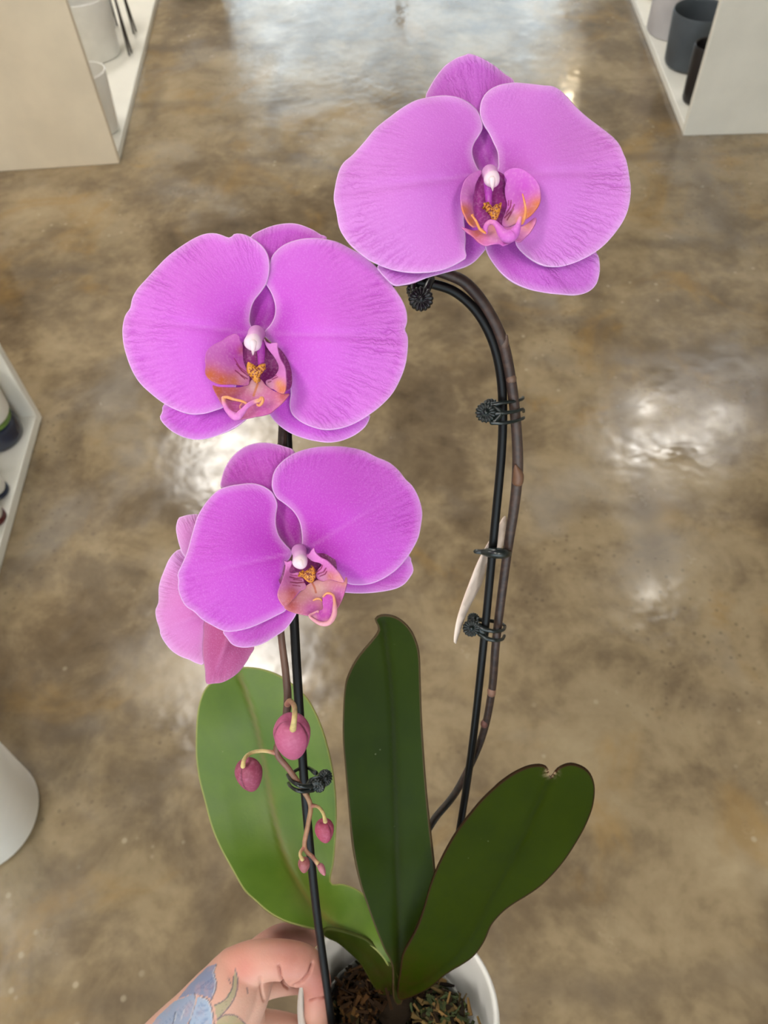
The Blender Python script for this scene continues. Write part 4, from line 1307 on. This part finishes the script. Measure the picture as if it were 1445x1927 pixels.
clip('black plastic flower clip under the topmost bloom', (792, 550, .362), M['clip_black'], [(792, 562, .352, 24, 16, (0, .05)), (784, 546, .366, 20, 16, (.3, .1))],
     [('jaw', [(797, 556, .356), (806, 536, .357), (812, 523, .360), (804, 512, .366)], [2.2, 2.0, 1.5, 1.2]), ('jaw', [(780, 552, .358), (778, 536, .358), (784, 522, .360), (790, 508, .366)], [2.0, 1.6, 1.4, 1.2])])
clip('dark green flower clip with three prongs below the arch', (940, 775, .392), M['clip'], [(914, 776, .386, 20, 16, (0, 0)), (924, 768, .396, 19, 16, (.2, .1))],
     [('prong', [(925, 762, .388), (945, 758, .388), (968, 755, .390), (982, 751, .394), (984, 748, .398)], [1.3, 1.0, .9, .8, .9]),
      ('prong', [(928, 778, .388), (948, 777, .388), (970, 774, .390), (983, 770, .394), (985, 774, .398)], [1.5, 1.1, .9, .8, .9]),
      ('prong', [(925, 795, .388), (945, 796, .388), (968, 793, .390), (982, 788, .394), (985, 786, .398)], [1.3, 1.0, .9, .8, .9]),
      ('web', [(928, 764, .388), (941, 777, .3885), (929, 793, .388)], [1.4, 1.8, 1.4])])
c = empty('plant_tie', P(935, 1040, .424))
tag(c, 'small grey green buckle tie halfway up the right stake', 'tie')
V, fc = bar([(896, 1038, .425), (912, 1039, .424)], [1.7, 1.9], 4)
mesh_obj('tail', V, fc, M['clip'], c)
V, fc = bar([(908, 1039, .424), (922, 1040, .421), (937, 1041, .4195), (950, 1042, .421), (957, 1042, .426)], [1.6, 2.6, 3.0, 2.8, 2.0], 6)
mesh_obj('band', V, fc, M['clip'], c)
clip('dark green flower clip low on the right stake beside the tag', (905, 1185, .447), M['clip'], [(887, 1182, .442, 17, 16, (0, 0)), (891, 1164, .452, 12, 16, (.1, .5))],
     [('jaw', [(898, 1178, .443), (912, 1184, .441), (930, 1188, .441), (946, 1186, .446), (950, 1180, .452)], [1.8, 1.4, 1.1, 1.0, .9]), ('jaw', [(902, 1192, .443), (915, 1201, .441), (932, 1205, .441), (945, 1203, .446), (949, 1196, .452)], [1.6, 1.3, 1.1, 1.0, .9]),
      ('jaw', [(899, 1166, .450), (920, 1168, .455), (940, 1172, .456), (950, 1178, .453)], [1.4, 1.2, 1.1, .9]), ('web', [(900, 1178, .443), (909, 1190, .443)], [2.2, 2.0])])
clip('dark green claw clip below the largest bud', (575, 1470, .392), M['clip'], [(598, 1480, .376, 14, 12, (-.3, -.4)), (612, 1464, .382, 16, 16, (.8, .2))],
     [('jaw', [(590, 1478, .378), (575, 1480, .374), (560, 1477, .373), (547, 1468, .377), (541, 1458, .384)], [1.6, 1.2, 1.0, .9, .8]), ('jaw', [(588, 1486, .378), (572, 1489, .374), (558, 1487, .373), (547, 1480, .377), (543, 1474, .384)], [1.4, 1.1, 1.0, .8, .9]),
      ('jaw', [(594, 1455, .386), (580, 1445, .404), (565, 1446, .406), (553, 1452, .398)], [1.3, 1.0, .9, .8]), ('jaw', [(600, 1468, .381), (588, 1472, .379), (582, 1482, .377)], [2.2, 2.4, 2.0])])

ol = [(926, 1012), (938, 992), (949, 973), (953, 976), (951, 1005), (946, 1028), (930, 1040), (919, 1056), (906, 1100), (886, 1138), (873, 1168), (863, 1198), (857, 1213), (856, 1197), (863, 1160), (880, 1110), (902, 1055)]
xy, fc, poly = sheet_geo(ol, 6.0)
dep = tps([(926, 1012, 431), (951, 974, 446), (858, 1205, 437), (880, 1110, 430), (905, 1160, 455), (940, 1040, 452)])(xy) / 1000
tag(mesh_obj('plant_tag', P(xy[:, 0], xy[:, 1], dep + .006), fc, M['tag'], attrs={}, solid=.0007), 'curled pale paper tag hanging behind the right stake', 'tag')


# ------------------------------------------------------------------ the hand and forearm
def limb(pts):
    """pts: (px, py, depth, radius mm) -> chain of spheres and cones"""
    s = catmull([(a, b, c * 1000, r) for a, b, c, r in pts], 8.0)
    return tube_geo(P(s[:, 0], s[:, 1], s[:, 2] / 1000), s[:, 3] / 1000, 44)


geos = [
    limb([(150, 2330, .43, 40), (230, 2160, .445, 36), (320, 2010, .455, 28), (385, 1925, .462, 23), (425, 1870, .465, 20), (445, 1835, .468, 17)]),        # forearm and wrist
    limb([(415, 1925, .470, 22), (450, 1865, .472, 19), (470, 1830, .475, 16)]),
    limb([(440, 1830, .468, 14), (475, 1812, .466, 12.5), (510, 1806, .463, 11.2), (545, 1808, .461, 11.0), (575, 1815, .462, 10.0), (594, 1842, .466, 8.8), (597, 1880, .471, 8.0), (596, 1930, .477, 7.8), (594, 1968, .482, 6.8)]),   # thumb over the rim
    limb([(455, 1832, .484, 12), (488, 1790, .490, 8.5), (525, 1764, .496, 7.8), (560, 1760, .504, 7.2), (585, 1766, .512, 6.2)]),      # index finger behind the pot
    limb([(455, 1870, .495, 12), (500, 1855, .505, 8.5), (550, 1848, .515, 7.6), (590, 1850, .530, 7.2), (615, 1870, .545, 6.4)]),      # middle finger
    limb([(450, 1930, .500, 11), (500, 1925, .515, 8.2), (545, 1930, .530, 7.4), (580, 1940, .548, 6.8), (600, 1955, .56, 6)]),      # ring finger
    limb([(440, 1985, .500, 10), (490, 1990, .52, 7.4), (530, 2000, .54, 6.6), (560, 2010, .556, 5.6)]),      # little finger
    limb([(556, 1822, .462, 9.6), (566, 1826, .463, 9.4)]),      # pad of the thumb
    limb([(440, 1850, .480, 16), (450, 1930, .490, 16), (440, 1990, .492, 13)]),      # palm
]
V, fc = join(geos)
tmp = mesh_obj('hand_source', V, fc, M['skin'], origin=P(400, 1900, .47))
m = tmp.modifiers.new('r', 'REMESH')
m.mode = 'VOXEL'
m.voxel_size = .0008
m = tmp.modifiers.new('s', 'SMOOTH')
m.factor = .5
m.iterations = 9
bpy.context.view_layer.update()
dg = bpy.context.evaluated_depsgraph_get()
ev = tmp.evaluated_get(dg)
me = bpy.data.meshes.new_from_object(ev)
hb = np.array(tmp.location)
bpy.data.objects.remove(tmp)
n = len(me.vertices)
HV = np.empty(n * 3)
me.vertices.foreach_get('co', HV)
HV = HV.reshape(-1, 3) + hb
HN = np.empty(n * 3)
me.vertices.foreach_get('normal', HN)
HN = HN.reshape(-1, 3)
hx, hy = proj(HV)
hxy = np.stack([hx, hy], 1)
ZH = (290, 1720, 1445 / 360)
# creases: shallow grooves pressed into the skin where the thumb bends
for line, wd, dp in (([(940, 390), (955, 480), (985, 540), (1010, 560)], 2.2, .0020), ([(1195, 370), (1170, 450), (1110, 520), (1060, 540)], 2.4, .0020), ([(1170, 655), (1230, 640), (1300, 630)], 1.8, .0014), ([(800, 480), (815, 600), (830, 650)], 2.5, .001)):
    dd = seg_dist(hxy, to_px(line, ZH), False)
    g = np.exp(-(dd / wd) ** 2) * (HN @ -VIEW > 0)
    HV -= HN * (g * dp)[:, None]
me.vertices.foreach_set('co', (HV - hb).ravel())
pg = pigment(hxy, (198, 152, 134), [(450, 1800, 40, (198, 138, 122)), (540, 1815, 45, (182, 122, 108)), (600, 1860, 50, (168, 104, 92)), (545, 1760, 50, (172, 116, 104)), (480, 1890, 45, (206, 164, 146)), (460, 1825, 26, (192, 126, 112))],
             [(to_px([(940, 390), (955, 480), (985, 540), (1010, 560)], ZH), 1.0, (140, 72, 62)), (to_px([(1195, 370), (1170, 450), (1110, 520), (1060, 540)], ZH), 1.0, (140, 72, 62)), (to_px([(1170, 655), (1230, 640), (1300, 630)], ZH), .9, (136, 66, 58))])  # dark lines put the shade of the creases into the skin colour
facing = (HN @ -VIEW) > -.15


def ink(poly, rgb, a=.85):
    k = inside(hxy, to_px(poly, ZH)) & facing
    pg[k] = pg[k] * (1 - a) + a * np.array(lin(*rgb)[:3])


def ink_line(line, wd, rgb, a=.85):
    f = (np.clip(1.5 - seg_dist(hxy, to_px(catmull(line, 12.0), ZH), False) / wd, 0, 1) * a * facing)[:, None]
    pg[:] = pg * (1 - f) + f * np.array(lin(*rgb)[:3])


ink([(470, 375), (455, 430), (470, 500), (470, 560), (450, 610), (430, 640), (400, 622), (330, 610), (290, 600), (180, 640), (260, 540), (400, 400)], (104, 124, 158), .88)
ink([(330, 622), (400, 645), (430, 700), (440, 780), (440, 900), (240, 900), (280, 760), (318, 680)], (136, 162, 190), .88)
ink([(300, 600), (312, 650), (290, 740), (250, 831), (220, 950), (-160, 1100), (-60, 900), (20, 780), (150, 660)], (122, 148, 178), .85)
ink([(612, 420), (630, 500), (612, 610), (560, 700), (505, 765), (472, 792), (455, 690), (530, 650), (582, 570), (596, 490)], (150, 148, 116), .8)
ink([(478, 800), (540, 762), (620, 772), (690, 840), (700, 900), (460, 900)], (154, 150, 112), .8)
for ln in ([(470, 385), (452, 450), (472, 530), (450, 610), (430, 650)], [(345, 622), (405, 645), (435, 710), (450, 800), (455, 880)], [(305, 598), (312, 660), (285, 760), (255, 850)], [(160, 740), (150, 800), (120, 870)], [(612, 415), (632, 510), (612, 620), (555, 715), (478, 795)],
           [(600, 470), (585, 570), (530, 650), (455, 690)], [(478, 798), (545, 760), (630, 775), (690, 835)], [(560, 480), (575, 520)], [(700, 560), (708, 600)]):
    ink_line(ln, 1.1, (72, 78, 92), .85)
for k in range(9):
    ink_line([(345 + 8 * k, 660 + 6 * k), (318 + 10 * k, 760), (300 + 14 * k, 860)], .5, (98, 124, 158), .55)
    ink_line([(300 + 16 * k, 600 - 12 * k), (330 + 14 * k, 560 - 10 * k), (370 + 10 * k, 560 + 4 * k)], .5, (74, 94, 132), .5)
    ink_line([(60 + 26 * k, 830 - 22 * k), (90 + 26 * k, 860 - 20 * k)], .6, (84, 106, 142), .5)
    ink_line([(500 + 12 * k, 760 - 32 * k), (520 + 12 * k, 745 - 30 * k)], .5, (104, 106, 82), .5)
for ln in ([(462, 400), (446, 450), (464, 530), (442, 610)], [(320, 610), (300, 700), (270, 800)], [(352, 632), (400, 655), (425, 715), (440, 800)], [(170, 750), (155, 810)], [(230, 720), (200, 800)]):
    ink_line(ln, 1.0, (186, 184, 190), .7)
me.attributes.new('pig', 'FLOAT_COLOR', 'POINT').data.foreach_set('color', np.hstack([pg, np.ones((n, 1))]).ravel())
me.polygons.foreach_set('use_smooth', [True] * len(me.polygons))
me.materials.clear()
me.materials.append(M['skin'])
hand = bpy.data.objects.new('person', me)
COL.objects.link(hand)
hand.location = hb
tag(hand, 'bare left forearm with blue flower tattoo, hand gripping the white pot', 'person')
